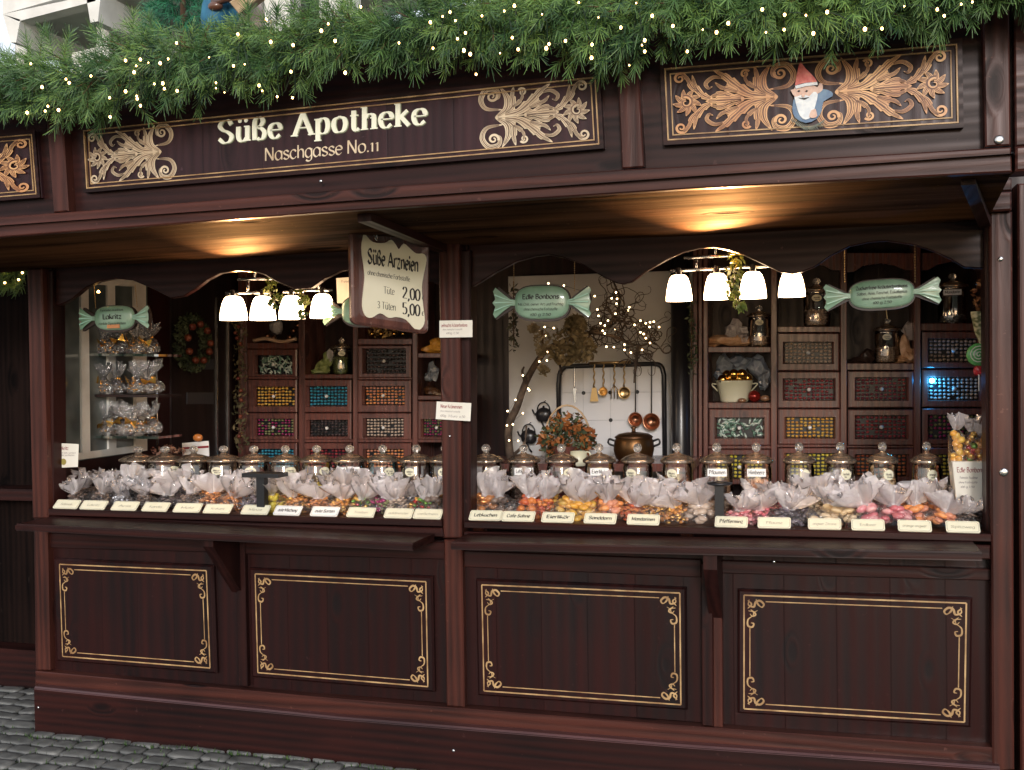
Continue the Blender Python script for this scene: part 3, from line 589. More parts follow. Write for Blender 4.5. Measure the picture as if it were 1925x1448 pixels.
# valances
vr = [(883, 542), (895, 535), (932, 512), (970, 492), (1007, 482), (1032, 479), (1057, 484), (1094, 497), (1132, 520), (1157, 532), (1171, 535), (1187, 531), (1219, 508), (1256, 487), (1285, 474), (1315, 467), (1342, 465), (1371, 471), (1399, 480), (1436, 497), (1468, 512), (1490, 515), (1509, 511), (1532, 502), (1560, 482), (1598, 463), (1636, 455), (1668, 453), (1721, 461), (1759, 474), (1787, 487), (1814, 503), (1853, 505)]
vl = [(97, 575), (113, 573), (133, 564), (159, 542), (184, 530), (215, 524), (248, 527), (272, 537), (292, 546), (321, 561), (345, 557), (369, 542), (389, 526), (413, 514), (447, 509), (480, 512), (497, 517), (520, 530), (553, 544), (586, 541), (608, 525), (639, 510), (690, 499), (740, 504), (790, 522), (828, 538)]
for L_, x0, x1, y0, y1 in ((vl, 90, 828, 500, 455), (vr, 868, 1856, 458, 405)):
    m_ = MB(); n = len(L_)
    T = [at(p[0], lerp(y0, y1, (p[0]-x0)/(x1-x0)), YV) for p in L_]; Bm = [at(*p, YV) for p in L_]; b2 = .004
    V = T+[p+Vector((0, 0, b2)) for p in Bm]+[p+Vector((0, b2, 0)) for p in Bm]+[p+Vector((0, .03, 0)) for p in Bm]+[p+Vector((0, .03, 0)) for p in T]
    m_.add(V, [(k*n+i, (k+1)*n+i, (k+1)*n+i+1, k*n+i+1) for k in range(4) for i in range(n-1)]); sp('valance', m_, W['x'])
# interior shell
ZT = 2.62
m_ = MB(); m_.box((XL-.02, YB+.02, 0), (XR+.5, YB+.06, ZT)); sp('back_wall', m_, WP)
XW = at(1880, 700, 1.75).x
m_ = MB(); m_.box((XW, .12, 0), (XW+.04, YB, ZT)); sp('side_wall', m_, WP); m_ = MB(); _d = _f + _r*((277-PW/2)/FPX); _yw = (CAMP+_d*((XL+.045-CAMP.x)/_d.x)).y; m_.box((XL, _yw, 1.0), (XL+.03, YB, ZT)); m_.box((XL, .14, 1.0), (XL+.03, _yw, 1.3)); sp('side_wall', m_, WP)
m_ = MB(); m_.box((XR+.04, .1, 0), (XW+.04, .13, ZT)); sp('return_wall', m_, WP)
m_ = MB(); m_.box((XL, YV+.05, 2.42), (XR+.5, YB, 2.46)); sp('ceiling', m_, WP)
m_ = MB(); m_.box((XL, .05, .12), (XR+.5, YB, .15)); sp('floor_boards', m_, WD)
# screws and bolts
def screw(px, py, y, r): 
    m_ = MB(); c = at(px, py, y); m_.lathe([(r*.2, -.003), (r, 0), (r*.95, .004), (r*.6, .006), (.0001, .006)], (0, 0, 0), 12)
    m_.v = [c+Vector((p.x, -p.z, p.y)) for p in m_.v]; sp('screw', m_, METAL)
for a in ((1878, 263, YF-.014, .013), (604, 341, YF-.0, .006), (853, 1411, -.05, .007), (1887, 888, -.022, .015), (1881, 487, -.022, .009), (73, 1330, -.05, .006), (846, 820, -.006, .005), (1455, 1056, .012, .006)): screw(*a)
# ------------------------------------------------------------------ sign boards on the fascia
def board(name, label, cat, q, lines=True):
    c = quadF(q, YF+.012)(.5, .5)
    t = thing(name, label, cat, c)
    m_ = MB(); m_.pq(q, YF+.012, .018, 0, .004); m_.build('board', wood('board_wood', (.018, .008, .010), (.04, .0145, .017), 'z', .4, plank=.23, spec=.2), t)
    fr = MB(); F = quadF(q, YF+.012); wx = (F(1, 1)-F(0, 1)).length; hz = (F(0, 1)-F(0, 0)).length
    def rect(i, wd_, h_, mi):
        o = [(i/wx, i/hz), (1-i/wx, i/hz), (1-i/wx, 1-i/hz), (i/wx, 1-i/hz)]; j = i+wd_
        n_ = [(j/wx, j/hz), (1-j/wx, j/hz), (1-j/wx, 1-j/hz), (j/wx, 1-j/hz)]
        V = [F(*p, h_) for p in o]+[F(*p, h_) for p in n_]+[F(*p, 0) for p in o]+[F(*p, 0) for p in n_]
        fr.add(V, [(k, (k+1) % 4, 4+(k+1) % 4, 4+k) for k in range(4)]+[(8+k, 8+(k+1) % 4, (k+1) % 4, k) for k in range(4)]+[(4+k, 4+(k+1) % 4, 12+(k+1) % 4, 12+k) for k in range(4)], mi)
    rect(.0, .012, .008, 1); rect(.013, .004, .009, 0); rect(.028, .0035, .004, 0)
    fr.build('moulding', [GOLD, W['x']], t)
    return t
SY = YF+.012
sb_ = board('shop_sign', 'long dark sign board lettered Suesse Apotheke in cream between gold leaf scrolls', 'sign', [(153, 240), (640, 183), (1128, 137), (1136, 280), (640, 316.5), (160, 363)][0:1]+[(1128, 137), (1136, 280), (160, 363)])
m_ = MB(); text_px(m_, 'S\u00fc\u00dfe Apotheke', (410, 270), (806, 233), 41, SY, gap=.75, nib=1.28, tip=.3, ang=3, serif=True, th=.0025, m=0, edge=1); m_.build('lettering', [CREAM, OLIVE], sb_)
m_ = MB(); text_px(m_, 'Naschgasse No.11', (497, 303), (714, 284), 24, SY, nib=.75, tip=.28, ang=35, m=0); m_.build('lettering', [TAN], sb_)
for q, fl in (([(161, 250), (322, 232), (332, 334), (167, 350)], True), ([(901, 167), (1112, 147), (1118, 266), (905, 281)], False)):
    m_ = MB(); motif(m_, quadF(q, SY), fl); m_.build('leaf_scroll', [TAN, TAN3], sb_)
ob_ = board('ornament_board', 'dark board with orange gold leaf scrolls around a painted gnome in a red hat', 'sign', [(1241, 123), (1808, 74), (1811, 241), (1248, 274)])
for q, fl in (([(1258, 136), (1494, 117), (1497, 243), (1262, 257)], True), ([(1534, 113), (1788, 91), (1791, 222), (1538, 240)], False)):
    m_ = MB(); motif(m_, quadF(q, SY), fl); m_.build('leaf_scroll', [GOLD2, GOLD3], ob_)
# painted gnome: flat relief pieces, drawn in pixels of the photograph
gn = MB()
gp = lambda pts, y0, t, m: gn.pq([p[:2] for p in pts], SY-y0, t, m, 0)
def gxy(l): return [(1280+a/2.984, b/2.984) for a, b in l]
gm = [cm('gnome_red', (.55, .07, .06), (.7, .18, .14), .5), cm('gnome_skin', (.6, .36, .27), (.7, .48, .38), .5), cm('gnome_white', (.62, .66, .7), (.8, .82, .82), .5), cm('gnome_blue', (.05, .12, .24), (.12, .22, .34), .5, k=30), cm('fir_green_paint', (.05, .07, .05), (.16, .18, .12), .5), INK]
gp(gxy(crs([(632, 560), (625, 610), (640, 660), (700, 690), (760, 668), (790, 620), (800, 570), (850, 540), (845, 515), (800, 500), (760, 510), (700, 520), (660, 530)], 2)), .011, .003, 3)
gp(gxy(crs([(615, 505), (640, 545), (700, 560), (760, 530), (795, 505), (793, 470), (775, 470), (765, 490), (720, 470), (650, 480), (635, 500)], 2)), .0125, .003, 1)
gp(gxy(crs([(636, 545), (650, 600), (668, 650), (700, 672), (735, 650), (755, 590), (768, 530), (745, 515), (720, 540), (690, 530), (655, 540)], 2)), .014, .003, 2)
gp(gxy(crs([(640, 480), (650, 420), (668, 352), (700, 385), (740, 425), (764, 462), (720, 462), (680, 468)], 2)), .0155, .003, 0)
gp(gxy([(640, 482), (700, 466), (764, 460), (768, 476), (700, 484), (645, 498)]), .0165, .002, 2)
for cx in (662, 705): gp(gxy([(cx-9, 512), (cx, 505), (cx+9, 510), (cx, 517)]), .0148, .002, 5)
gp(gxy(crs([(680, 520), (676, 540), (688, 546), (696, 536), (690, 518)], 2)), .0165, .002, 1)
gp(gxy(crs([(660, 548), (690, 550), (720, 545), (692, 560)], 2)), .0168, .002, 5)
gp(gxy(crs([(730, 620), (720, 655), (745, 662), (765, 650), (755, 610)], 2)), .0165, .002, 1)
for i in range(26):
    t = i/25; x = 620+175*t; y = 672+42*math.sin(t*3)+8*t; a = U(.5, 1.1); gp(gxy([(x-3, y), (x+3, y), (x+26*math.cos(a), y+28*math.sin(a))]), .0145+.0002*(i % 5), .001, 4); gp(gxy([(x-3, y), (x+3, y), (x+20, y-22)]), .0155+.0002*(i % 5), .001, 4)
gn.build('painted_gnome', gm, ob_)
xb = board('ornament_board', 'leaf scroll board at the far left edge below the garland', 'sign', [(-330, 282), (68, 246), (78, 372), (-330, 405)])
for q, fl in (([(-180, 278), (62, 258), (67, 362), (-176, 388)], False),):
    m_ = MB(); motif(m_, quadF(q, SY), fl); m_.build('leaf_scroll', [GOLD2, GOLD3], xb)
# ------------------------------------------------------------------ neighbours and the building behind
nb = thing('market_stall', 'shadowy neighbouring stall seen past the left end post', 'market stall', (XL-2, 1, 0))
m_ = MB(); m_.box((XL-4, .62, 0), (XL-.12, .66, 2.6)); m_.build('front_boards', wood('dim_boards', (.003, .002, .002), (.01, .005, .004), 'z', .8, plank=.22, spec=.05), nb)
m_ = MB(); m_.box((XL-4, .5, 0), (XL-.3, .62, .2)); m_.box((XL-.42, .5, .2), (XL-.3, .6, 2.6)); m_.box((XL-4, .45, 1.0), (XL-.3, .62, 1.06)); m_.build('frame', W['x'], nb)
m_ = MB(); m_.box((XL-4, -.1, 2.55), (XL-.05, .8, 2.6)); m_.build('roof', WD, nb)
nb2 = thing('market_stall', 'neighbouring wooden stall cut off by the right edge of the photo', 'market stall', (XR+.6, .5, 0))
m_ = MB(); x0 = at(1912, 800, 0).x; m_.pq([(1913, 345), (2100, 340), (2100, 1500), (1919, 1500)], .0, .12, 0, .006); m_.build('post', WB['z'], nb2)
m_ = MB(); m_.pq([(1909, 275), (2100, 262), (2100, 310), (1909, 322)], YF-.02, .1, 0, .006); m_.pq([(1906, -60), (2100, -80), (2100, 262), (1909, 275)], YF-.012, .04, 0, .004); m_.build('fascia', WB['x'], nb2)
CON = vary(mat('concrete', rough=.8), (.42, .42, .43), (.5, .5, .5), 2)
CONW = vary(mat('pale_concrete', rough=.8), (.62, .61, .57), (.72, .71, .67), 2)
DKG = mat('dark_glazing', (.03, .03, .06), .15)
bd = thing('concrete_building', 'pale concrete building with deep balcony bays behind the garland', 'building', at(300, 60, 20))
m_ = MB(); YB2 = 20
m_.pq([(5, 27), (150, -14), (720, -150), (720, -230), (5, -60)], YB2, 6, 0)
m_.pq([(5, 27), (175, -10), (180, 2), (35, 40)], YB2-.1, .4, 0)
for px in ([(5, 27), (38, 37), (30, 80), (20, 80)], [(162, -5), (190, -14), (184, 40), (170, 43)], [(380, -60), (410, -60), (400, -10), (390, -10)]): m_.pq(px, YB2-.1, 5, 0)
m_.build('roof_slab', CONW, bd)
for px in ([(181, 46), (205, 44), (205, 160), (181, 160)], [(30, 85), (50, 83), (50, 160), (30, 160)], [(495, -30), (545, -40), (545, 60), (500, 60)], [(600, -60), (660, -60), (660, 60), (600, 60)]): m_ = MB(); m_.pq(px, YB2+1, .6, 0); m_.build('column', CONW, bd)
m_ = MB(); m_.pq([(135, 100), (180, 89), (180, 130), (135, 140)], YB2+1.1, .3, 0); m_.build('parapet', CONW, bd)
m_ = MB(); m_.pq([(28, -40), (720, -180), (720, 60), (28, 110)], YB2+5, .5, 0); m_.build('wall', CON, bd)
m_ = MB(); m_.pq([(60, 68), (178, 44), (178, 100), (60, 112)], YB2+4.9, .05, 0); m_.pq([(215, 40), (480, -10), (480, 60), (215, 80)], YB2+4.9, .05, 0); m_.build('window', DKG, bd)
# ------------------------------------------------------------------ fir garland with fairy lights
NEED = mat('fir_needle', (.04, .1, .04), .5); vary(NEED, (.04, .115, .035), (.19, .33, .08), 6, 3)
NEED2 = mat('fir_needle_dark', (.02, .06, .03), .5); vary(NEED2, (.018, .06, .032), (.1, .19, .055), 7, 3)
TWIG = mat('twig', (.11, .06, .03), .8)
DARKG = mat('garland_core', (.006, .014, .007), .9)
BULB = glow('warm_bulb', (1, .56, .17), 12, False)
def sprig(mb, p, d, L, n=46, nl=.055, dens=1.0, spread=.95):
    d = d.normalized(); a = d.cross(Vector((.2, .3, 1))).normalized(); b = d.cross(a)
    mb.add([p+a*.002, p-a*.002, p+d*L*.9], [(0, 1, 2)], 2)
    for i in range(n):
        t = i/n; ph = i*2.4+U(-.4, .4); o = a*math.cos(ph)+b*math.sin(ph); q = p+d*L*t
        dr = (d*(.55+.5*t)+o*spread*(1.0-.35*t)).normalized()
        e = q+dr*nl*U(.75, 1.15); e.z -= .006; w_ = dr.cross(Vector((U(-1, 1), -2.2, U(-1, 1)))).normalized()*.0013
        mb.add([q+w_, q-w_, e-w_*.45, e+w_*.45], [(0, 1, 2, 3)], 0 if rnd.random() < .55 else 1)
def clamp(t): return max(0, min(1, t))
gtop = [(-250, 160), (0, 118), (60, 90), (130, 84), (170, 102), (210, 88), (245, 50), (300, 46), (345, 55), (420, 45), (470, 30), (530, 34), (590, 2), (640, 0), (680, 12), (740, 18), (800, -12), (1000, -40), (1400, -70), (2050, -110)]
gbot = [(-250, 240), (0, 228), (60, 231), (110, 233), (160, 247), (210, 230), (300, 206), (440, 182), (540, 170), (620, 144), (700, 140), (760, 138), (830, 124), (900, 118), (960, 120), (1040, 114), (1110, 130), (1170, 144), (1210, 110), (1250, 94), (1330, 94), (1400, 98), (1500, 82), (1620, 84), (1700, 66), (1780, 58), (1840, 24), (1900, 18), (2050, 30)]
def interp(tb, x):
    for (a, ya), (b, yb) in zip(tb, tb[1:]):
        if x <= b: return lerp(ya, yb, (x-a)/(b-a))
    return tb[-1][1]
YG = -1.0
gar = thing('fir_garland', 'thick green artificial fir garland draped along the top of the stall front', 'garland', at(900, 60, YG))
core = MB(); 
for i in range(46):
    x = -240+i*50; y0 = interp(gtop, x)+50; y1 = interp(gbot, x)-50; c = at(x, (y0+y1)/2, YG+.03); core.ball(c, (.09, .06, max(.03, (y1-y0)/2/560)), 0, 1, True, .2)
core.build('branch_core', DARKG, gar)
nd = MB()
NS = 1500
for i in range(NS):
    px = -250+2300*((i+.5)/NS)+U(-3, 3); t = interp(gtop, px); b_ = interp(gbot, px)
    v = (i*.6180339) % 1; v = v+U(-.06, .06); py = t+26+(b_-t-48)*clamp(v); c = at(px, py, YG)
    cv = (v-.5)*2; bulge = math.sqrt(max(0, 1-cv*cv)); p = c+Vector((0, -.11*bulge+.02+U(-.03, .05), 0))
    d = Vector((U(-.9, .9), -.75*bulge-.25+U(-.3, .3), -cv*.9-.2+U(-.45, .45))).normalized()
    L = U(.05, .14); k = interp(gbot, px)-interp(gtop, px)
    sprig(nd, p-d*L*.45, d, L, int(30+L*130), U(.03, .047))
    if rnd.random() < .35: nd.tube([p-d*L*.8, p+d*L*.3], [.0035, .0015], 2, 4)
for (px, py, a, L) in ((60, 118, 95, .09), (75, 105, 70, .09), (100, 100, 100, .08), (200, 118, 110, .12), (205, 125, 98, .13), (250, 70, 80, .08), (290, 70, 100, .07), (120, 105, 60, .08), (470, 50, 90, .07), (20, 130, 120, .08), (640, 25, 70, .08), (590, 20, 100, .08), (520, 50, 80, .06)):
    sprig(nd, at(px, py, YG), Vector((math.cos(R(a)), -.2, math.sin(R(a)))), L, 60, .045)
nd.build('fir_needles', [NEED, NEED2, TWIG], gar)
bl = [(79,164),(130,156),(124,149),(171,143),(236,114),(256,124),(264,112),(252,136),(279,118),(316,111),(301,119),(206,184),(236,172),(290,158),(306,157),(309,167),(333,171),(257,181),(258,186),(264,199),(207,220),(110,207),(85,209),(90,200),(51,212),(58,120),(447,65),(509,79),(551,85),(332,81),(393,108),(439,124),(460,121),(547,135),(487,161),(493,171),(521,182),(550,184),(422,174),(406,166),(406,156),(617,45),(604,58),(630,77),(500,37),
 (678,13),(809,42),(832,31),(846,23),(856,39),(906,30),(948,21),(967,11),(1019,27),(1088,5),(1125,33),(1167,52),(1196,6),(1226,30),(1265,49),(875,62),(963,71),(1032,83),(1027,91),(1063,77),(1113,84),(1212,76),(1207,85),(1212,97),(1183,123),(814,91),(872,95),(884,102),(940,100),(974,93),(895,140),(649,137),(860,73),(750,81),(1112,109),
 (1321,56),(1347,61),(1369,44),(1433,18),(1475,28),(1515,29),(1555,23),(1474,56),(1529,63),(1626,55),(1658,54),(1775,30),(1762,18),(1807,8),(1828,4),(1292,97),(1440,61),(1700,12)]
ls = thing('fairy_lights', 'string of warm white fairy lights woven through the fir garland', 'string lights', at(900, 90, YG-.15))
cb = MB(); P = []
for i, (px, py) in enumerate(sorted(bl)):
    t = interp(gtop, px); b_ = interp(gbot, px); v = clamp((py-t)/(b_-t)); cv = (v-.5)*2; yy = YG-.135*math.sqrt(max(.05, 1-cv*cv))-.035
    c = at(px, py, yy); r = .0037*U(.45, 1.2); m_ = MB(); m_.ball(c, (r, r, r*1.3), 0, 1); m_.build('bulb', BULB, ls); P.append(c+Vector((0, .02, .008)))
cb.tube(crs(P, 3), .0014, 0, 4); cb.build('cable', mat('green_cable', (.01, .03, .015), .5), ls)
# little tree and carved figure on the roof
tr = thing('fir_tree', 'small bright green artificial fir tree on the stall roof behind the garland', 'tree', at(350, 60, -.45))
m_ = MB(); c0 = at(345, 62, -.45)
for i in range(230):
    t = U(0, 1); a = U(0, 6.28); r = .16*(1-t)+.02; p = c0+Vector((math.cos(a)*r*.6, math.sin(a)*r*.6, -.06+t*.4)); sprig(m_, p, Vector((math.cos(a), math.sin(a), -.1)), .07, 26, .04)
NT = mat('bright_needle', (.03, .2, .09), .5); NT2 = mat('bright_needle_dark', (.015, .11, .06), .5); m_.build('crown', [NT, NT2, TWIG], tr)
m_ = MB(); m_.tube([c0+Vector((0, 0, -.25)), c0+Vector((0, 0, .3))], [.02, .006]); m_.build('trunk', TWIG, tr)
fg = thing('carved_figure', 'carved wooden figure in blue trousers carrying a plank, cut off by the top edge', 'figure', at(425, 20, -.6))
y = -.62; BT = vary(mat('blue_trousers', rough=.7), (.02, .12, .22), (.04, .2, .32), 12); TANW = vary(mat('carved_wood', rough=.6), (.4, .27, .15), (.6, .44, .28), 14)
m_ = MB(); m_.tube([at(420, -20, y), at(415, 18, y), at(402, 40, y-.03), at(400, 66, y-.02)], [.075, .07, .05, .035], 0, 10); m_.tube([at(450, -20, y), at(452, 20, y), at(440, 45, y)], [.06, .05, .035], 0, 10); m_.build('trousers', BT, fg)
m_ = MB(); m_.tube([at(400, 5, y-.07), at(445, -6, y-.09), at(470, -20, y-.08)], [.012, .014, .012], 0, 8); m_.ball(at(405, 12, y-.07), (.03, .02, .018), 0, 1); m_.build('belt_and_hand', cm('belt_leather', (.12, .05, .03)), fg)
m_ = MB(); A = [at(430, 4, y-.12), at(470, -22, y-.12), at(486, -4, y-.1), at(448, 26, y-.1)]; m_.prism(A, (0, .05, .01), 0, .004); m_.build('plank', TANW, fg)
m_ = MB(); m_.ball(at(468, 32, y+.02), (.06, .05, .09), 0, 2, True, .04); m_.build('sack', vary(mat('sackcloth', rough=.9), (.3, .22, .2), (.42, .34, .3), 10), fg)
# ------------------------------------------------------------------ pendant lamps
SHADE = glow('lit_opal_glass', (1, .62, .32), 10.0)
SHADE.node_tree.nodes['Principled BSDF'].inputs['Emission Color'].default_value = (1, .66, .38, 1)
YL = .2
def bell(mb, c, r, h):
    mb.lathe([(r*.28, 0), (r*.5, -.02*h), (r*.68, -.12*h), (r*.82, -.32*h), (r*.93, -.58*h), (r, -.85*h), (r*1.0, -h), (r*.96, -h), (r*.9, -.6*h), (r*.6, -.14*h), (.0001, -.06*h)], c, 24)
def fixture(name, label, shades, bars, stems, up):
    t = thing(name, label, 'lamp', at(*shades[0][:2], YL), 'pendant lamps with bell shades')
    m_ = MB()
    for a, b in bars: m_.tube([at(*a, YL), at(*b, YL)], .0075, 0, 8)
    for a, b in stems: m_.tube([at(*a, YL), at(*b, YL)], .006, 0, 8)
    m_.build('rail', METAL, t)
    for px, yt, yb, wpx in shades:
        c = at(px, yt, YL); sc_ = (at(px+wpx/2, yt, YL)-at(px-wpx/2, yt, YL)).length/2; h_ = c.z-at(px, yb, YL).z
        m_ = MB(); bell(m_, c, sc_, h_); s_ = m_.build('lamp_shade', SHADE, t)
        m_ = MB(); m_.lathe([(.005, .03), (.012, .028), (.014, .004), (.02, -.002)], c, 10); m_.build('socket', METAL, s_)
    pl = bpy.data.lights.new('lamp_uplight', 'SPOT'); pl.energy = up[3]; pl.color = (1, .45, .14); pl.spot_size = R(up[2]); pl.spot_blend = .8; pl.shadow_soft_size = .02
    lo = bpy.data.objects.new('lamp_uplight', pl); col.objects.link(lo); lo.parent = t; A = at(*up[0], YL); lo.location = A-Vector(t['_o']); lo.rotation_euler = (A-at(*up[1], -.2)).to_track_quat('Z', 'Y').to_euler()
    return t
fixture('pendant_lamp', 'steel lamp rail with four lit white bell shades in the left bay', [(438.5, 557, 602, 45), (493.5, 557, 602, 43), (548, 556, 600, 44), (606, 553, 598, 43)],
        [((425, 551), (508, 550)), ((533, 549), (571, 548)), ((571, 546), (625, 545)), ((447, 525), (512, 524))], [((467, 525), (467, 551)), ((560, 525), (560, 549)), ((600, 520), (600, 546)), ((480, 480), (480, 525))], ((462, 546), (455, 456), 50, 90))
fixture('pendant_lamp', 'steel lamp rail with four lit white bell shades in the right bay', [(1276, 517, 566, 49), (1347.5, 514, 563, 50), (1415, 511, 561, 51), (1488, 510, 558, 51)],
        [((1260, 509), (1361, 504.5)), ((1395, 502.5), (1500, 498)), ((1286, 485), (1376, 480))], [((1309, 485), (1310, 507)), ((1345, 440), (1345, 482)), ((1440, 470), (1440, 500)), ((1361, 504.5), (1395, 502.5))], ((1362, 503), (1368, 405), 66, 190))
m_ = MB(); m_.tube([at(1261, 500, YL), at(1261, 515, YL)], .004)
LEAFG = vary(mat('ivy_leaf', rough=.5), (.05, .09, .02), (.3, .32, .06), 10)
def leafcloud(mb, c, r, n, s, m=0, flat=1.0, mats=1):
    for i in range(n):
        a, b = U(0, 6.28), math.acos(U(-1, 1)); q = Vector((math.sin(b)*math.cos(a)*r[0], math.sin(b)*math.sin(a)*r[1], math.cos(b)*r[2]))*U(.35, 1)**.5+Vector(c)
        x = Vector((U(-1, 1), U(-1, 1), U(-1, 1))).normalized(); z = x.cross(Vector((U(-1, 1), U(-1, 1), U(-1, 1)))).normalized(); k = s*U(.6, 1.2)
        mb.add([q-x*k, q+z*k*.45, q+x*k, q-z*k*.45], [(0, 1, 2, 3)], m+rnd.randrange(mats))
for (pts, lb) in (([(512, 525, .03), (508, 545, .035), (520, 562, .03), (512, 575, .02)], 'ivy and dried leaves twined over the middle of the left lamp'),
                  ([(565, 548, .025), (570, 568, .028), (568, 590, .02)], 'yellow leaf cluster hanging right of the third shade, left lamp'),
                  ([(1385, 485, .035), (1382, 510, .04), (1378, 530, .03), (1380, 552, .028), (1386, 572, .02), (1396, 580, .014)], 'green and yellow ivy hanging between the shades of the right lamp')):
    t = thing('ivy_decoration', lb, 'decoration', at(pts[0][0], pts[0][1], YL-.06), 'ivy on the lamps'); m_ = MB()
    for px, py, r in pts: leafcloud(m_, at(px, py, YL-.07), (r, r*.7, r), 26, .017)
    m_.build('leaves', LEAFG, t); m_ = MB(); m_.tube([at(p[0]+U(-3, 3), p[1], YL-.07) for p in pts], .002, 0, 5); m_.build('stem', TWIG, t)
# ------------------------------------------------------------------ drawer cabinets
YK = 1.75
KNOB = mat('porcelain_knob', (.75, .72, .68), .2, coat=.5)
PANE = thin('pane_glass', (.95, .95, .95), .0, .02, blend=.07)
def drawer(par, o, p, kind, style, lab=None, knob=True):
    x0, y0, x1, y1 = o; a0, b0, a1, b1 = p
    t = MB(); O = [at(x0, y0, YK), at(x1, y0, YK), at(x1, y1, YK), at(x0, y1, YK)]; I = [at(a0, b0, YK), at(a1, b0, YK), at(a1, b1, YK), at(a0, b1, YK)]
    f = Vector((0, -.012, 0)); bk = Vector((0, .014, 0)); O1 = [q+f for q in O]; c = sum(O, Vector())/4
    O2 = [q+(c-q)*.045+f*1.3 for q in O]; I1 = [q+(q-c)*.08+f*1.3 for q in I]; I2 = [q+bk for q in I]
    V = O+O1+O2+I1+I2
    t.add(V, [(k*4+i, k*4+(i+1) % 4, (k+1)*4+(i+1) % 4, (k+1)*4+i) for k in range(4) for i in range(4)])
    d = t.build('drawer', WC, par)
    if lab: d['label'] = lab
    m_ = MB(); B = [q+Vector((0, .03, 0)) for q in I]; m_.add(B, [(3, 2, 1, 0)], 2)
    F = lambda u, v: I[0].lerp(I[1], u).lerp(I[3].lerp(I[2], u), v)
    W_ = (I[1]-I[0]).length; H_ = (I[0]-I[3]).length
    if style == 'grid':
        nx, ny = 11, 6
        for i in range(nx):
            for j in range(ny):
                if rnd.random() < .05: continue
                q = F((i+.5)/nx, (j+.5)/ny)+Vector((U(-.001, .001), .018, U(-.002, .002))); m_.ball(q, (W_/nx*.46, .012, H_/ny*.40), rnd.randrange(2), 0, True, .12)
    else:
        for i in range(90):
            q = F(U(.03, .97), U(.06, .94))+Vector((0, .02+U(-.004, .008), 0)); m_.ball(q, (.019, .006, .006), rnd.randrange(2), 0, True, .1, Matrix.Rotation(U(0, 3.14), 3, 'Y'))
    m_.build('sweets', CD[kind]+[BLACK], d)
    m_ = MB(); m_.add([q+Vector((0, .004, 0)) for q in I], [(0, 1, 2, 3)]); m_.build('pane', PANE, d)
    if knob: m_ = MB(); q = F(.5, .5); m_.ball(q+Vector((0, -.016, 0)), .011, 0, 1); m_.tube([q+Vector((0, .01, 0)), q+Vector((0, -.012, 0))], .004); m_.build('knob', KNOB, d)
def cab(name, label, stiles, boards, drawers, x0, x1, yb=965, yt=430):
    t = thing(name, label, 'cabinet', at((x0+x1)/2, 700, YK))
    m_ = MB(); m_.pq([(x0, yt), (x1, yt), (x1, yb), (x0, yb)], YK+.27, .02); m_.build('back_board', WP, t)
    for a, b in stiles: m_ = MB(); m_.pq([(a, yt), (b, yt), (b, yb), (a, yb)], YK-.016, .286, 0, .003); m_.build('stile', WC, t)
    for a, b, c, d in boards: m_ = MB(); m_.pq([(a, c), (b, c), (b, d), (a, d)], YK-.008, .27, 0, .003); m_.build('shelf', WC, t)
    for dd in drawers: drawer(t, *dd)
    return t
cab('drawer_cabinet', 'dark wooden sweets cabinet with glazed drawers in the left bay', [(447, 463), (561, 572), (663, 672), (775, 785)],
    [(463, 561, 645, 656), (572, 663, 704, 712), (672, 775, 637, 648), (785, 870, 664, 673), (785, 870, 744, 752), (463, 561, 708, 713), (672, 775, 710, 714), (463, 561, 826, 832), (572, 663, 826, 832), (672, 775, 826, 832), (785, 870, 826, 832)],
    [((465, 657, 560, 708), (483, 669, 549, 703), 'green', 'rand', 'drawer of green white striped sweets'), ((465, 714, 560, 775), (481, 728, 553, 763), 'amber', 'grid'), ((465, 777, 560, 826), (482, 788, 551, 819), 'magenta', 'grid'),
     ((574, 714, 662, 775), (580, 727, 652, 763), 'blue', 'grid', 'drawer of bright blue sweets'), ((574, 777, 662, 826), (581, 790, 653, 820), 'dark', 'grid'), ((674, 650, 774, 710), (686, 657, 762, 701), 'dark', 'grid', 'drawer with a dark empty pane'),
     ((674, 715, 774, 775), (685, 727, 760, 761), 'orange', 'grid', 'drawer of orange red sweets'), ((674, 777, 774, 826), (687, 787, 758, 821), 'beige', 'grid'), ((787, 754, 870, 826), (795, 788, 850, 820), 'magenta', 'grid'),
     ((465, 833, 560, 890), (482, 845, 551, 880), 'blue', 'grid'), ((574, 833, 662, 890), (581, 845, 653, 880), 'crimson', 'grid'), ((674, 833, 774, 890), (687, 845, 758, 880), 'orange', 'grid')], 447, 880)
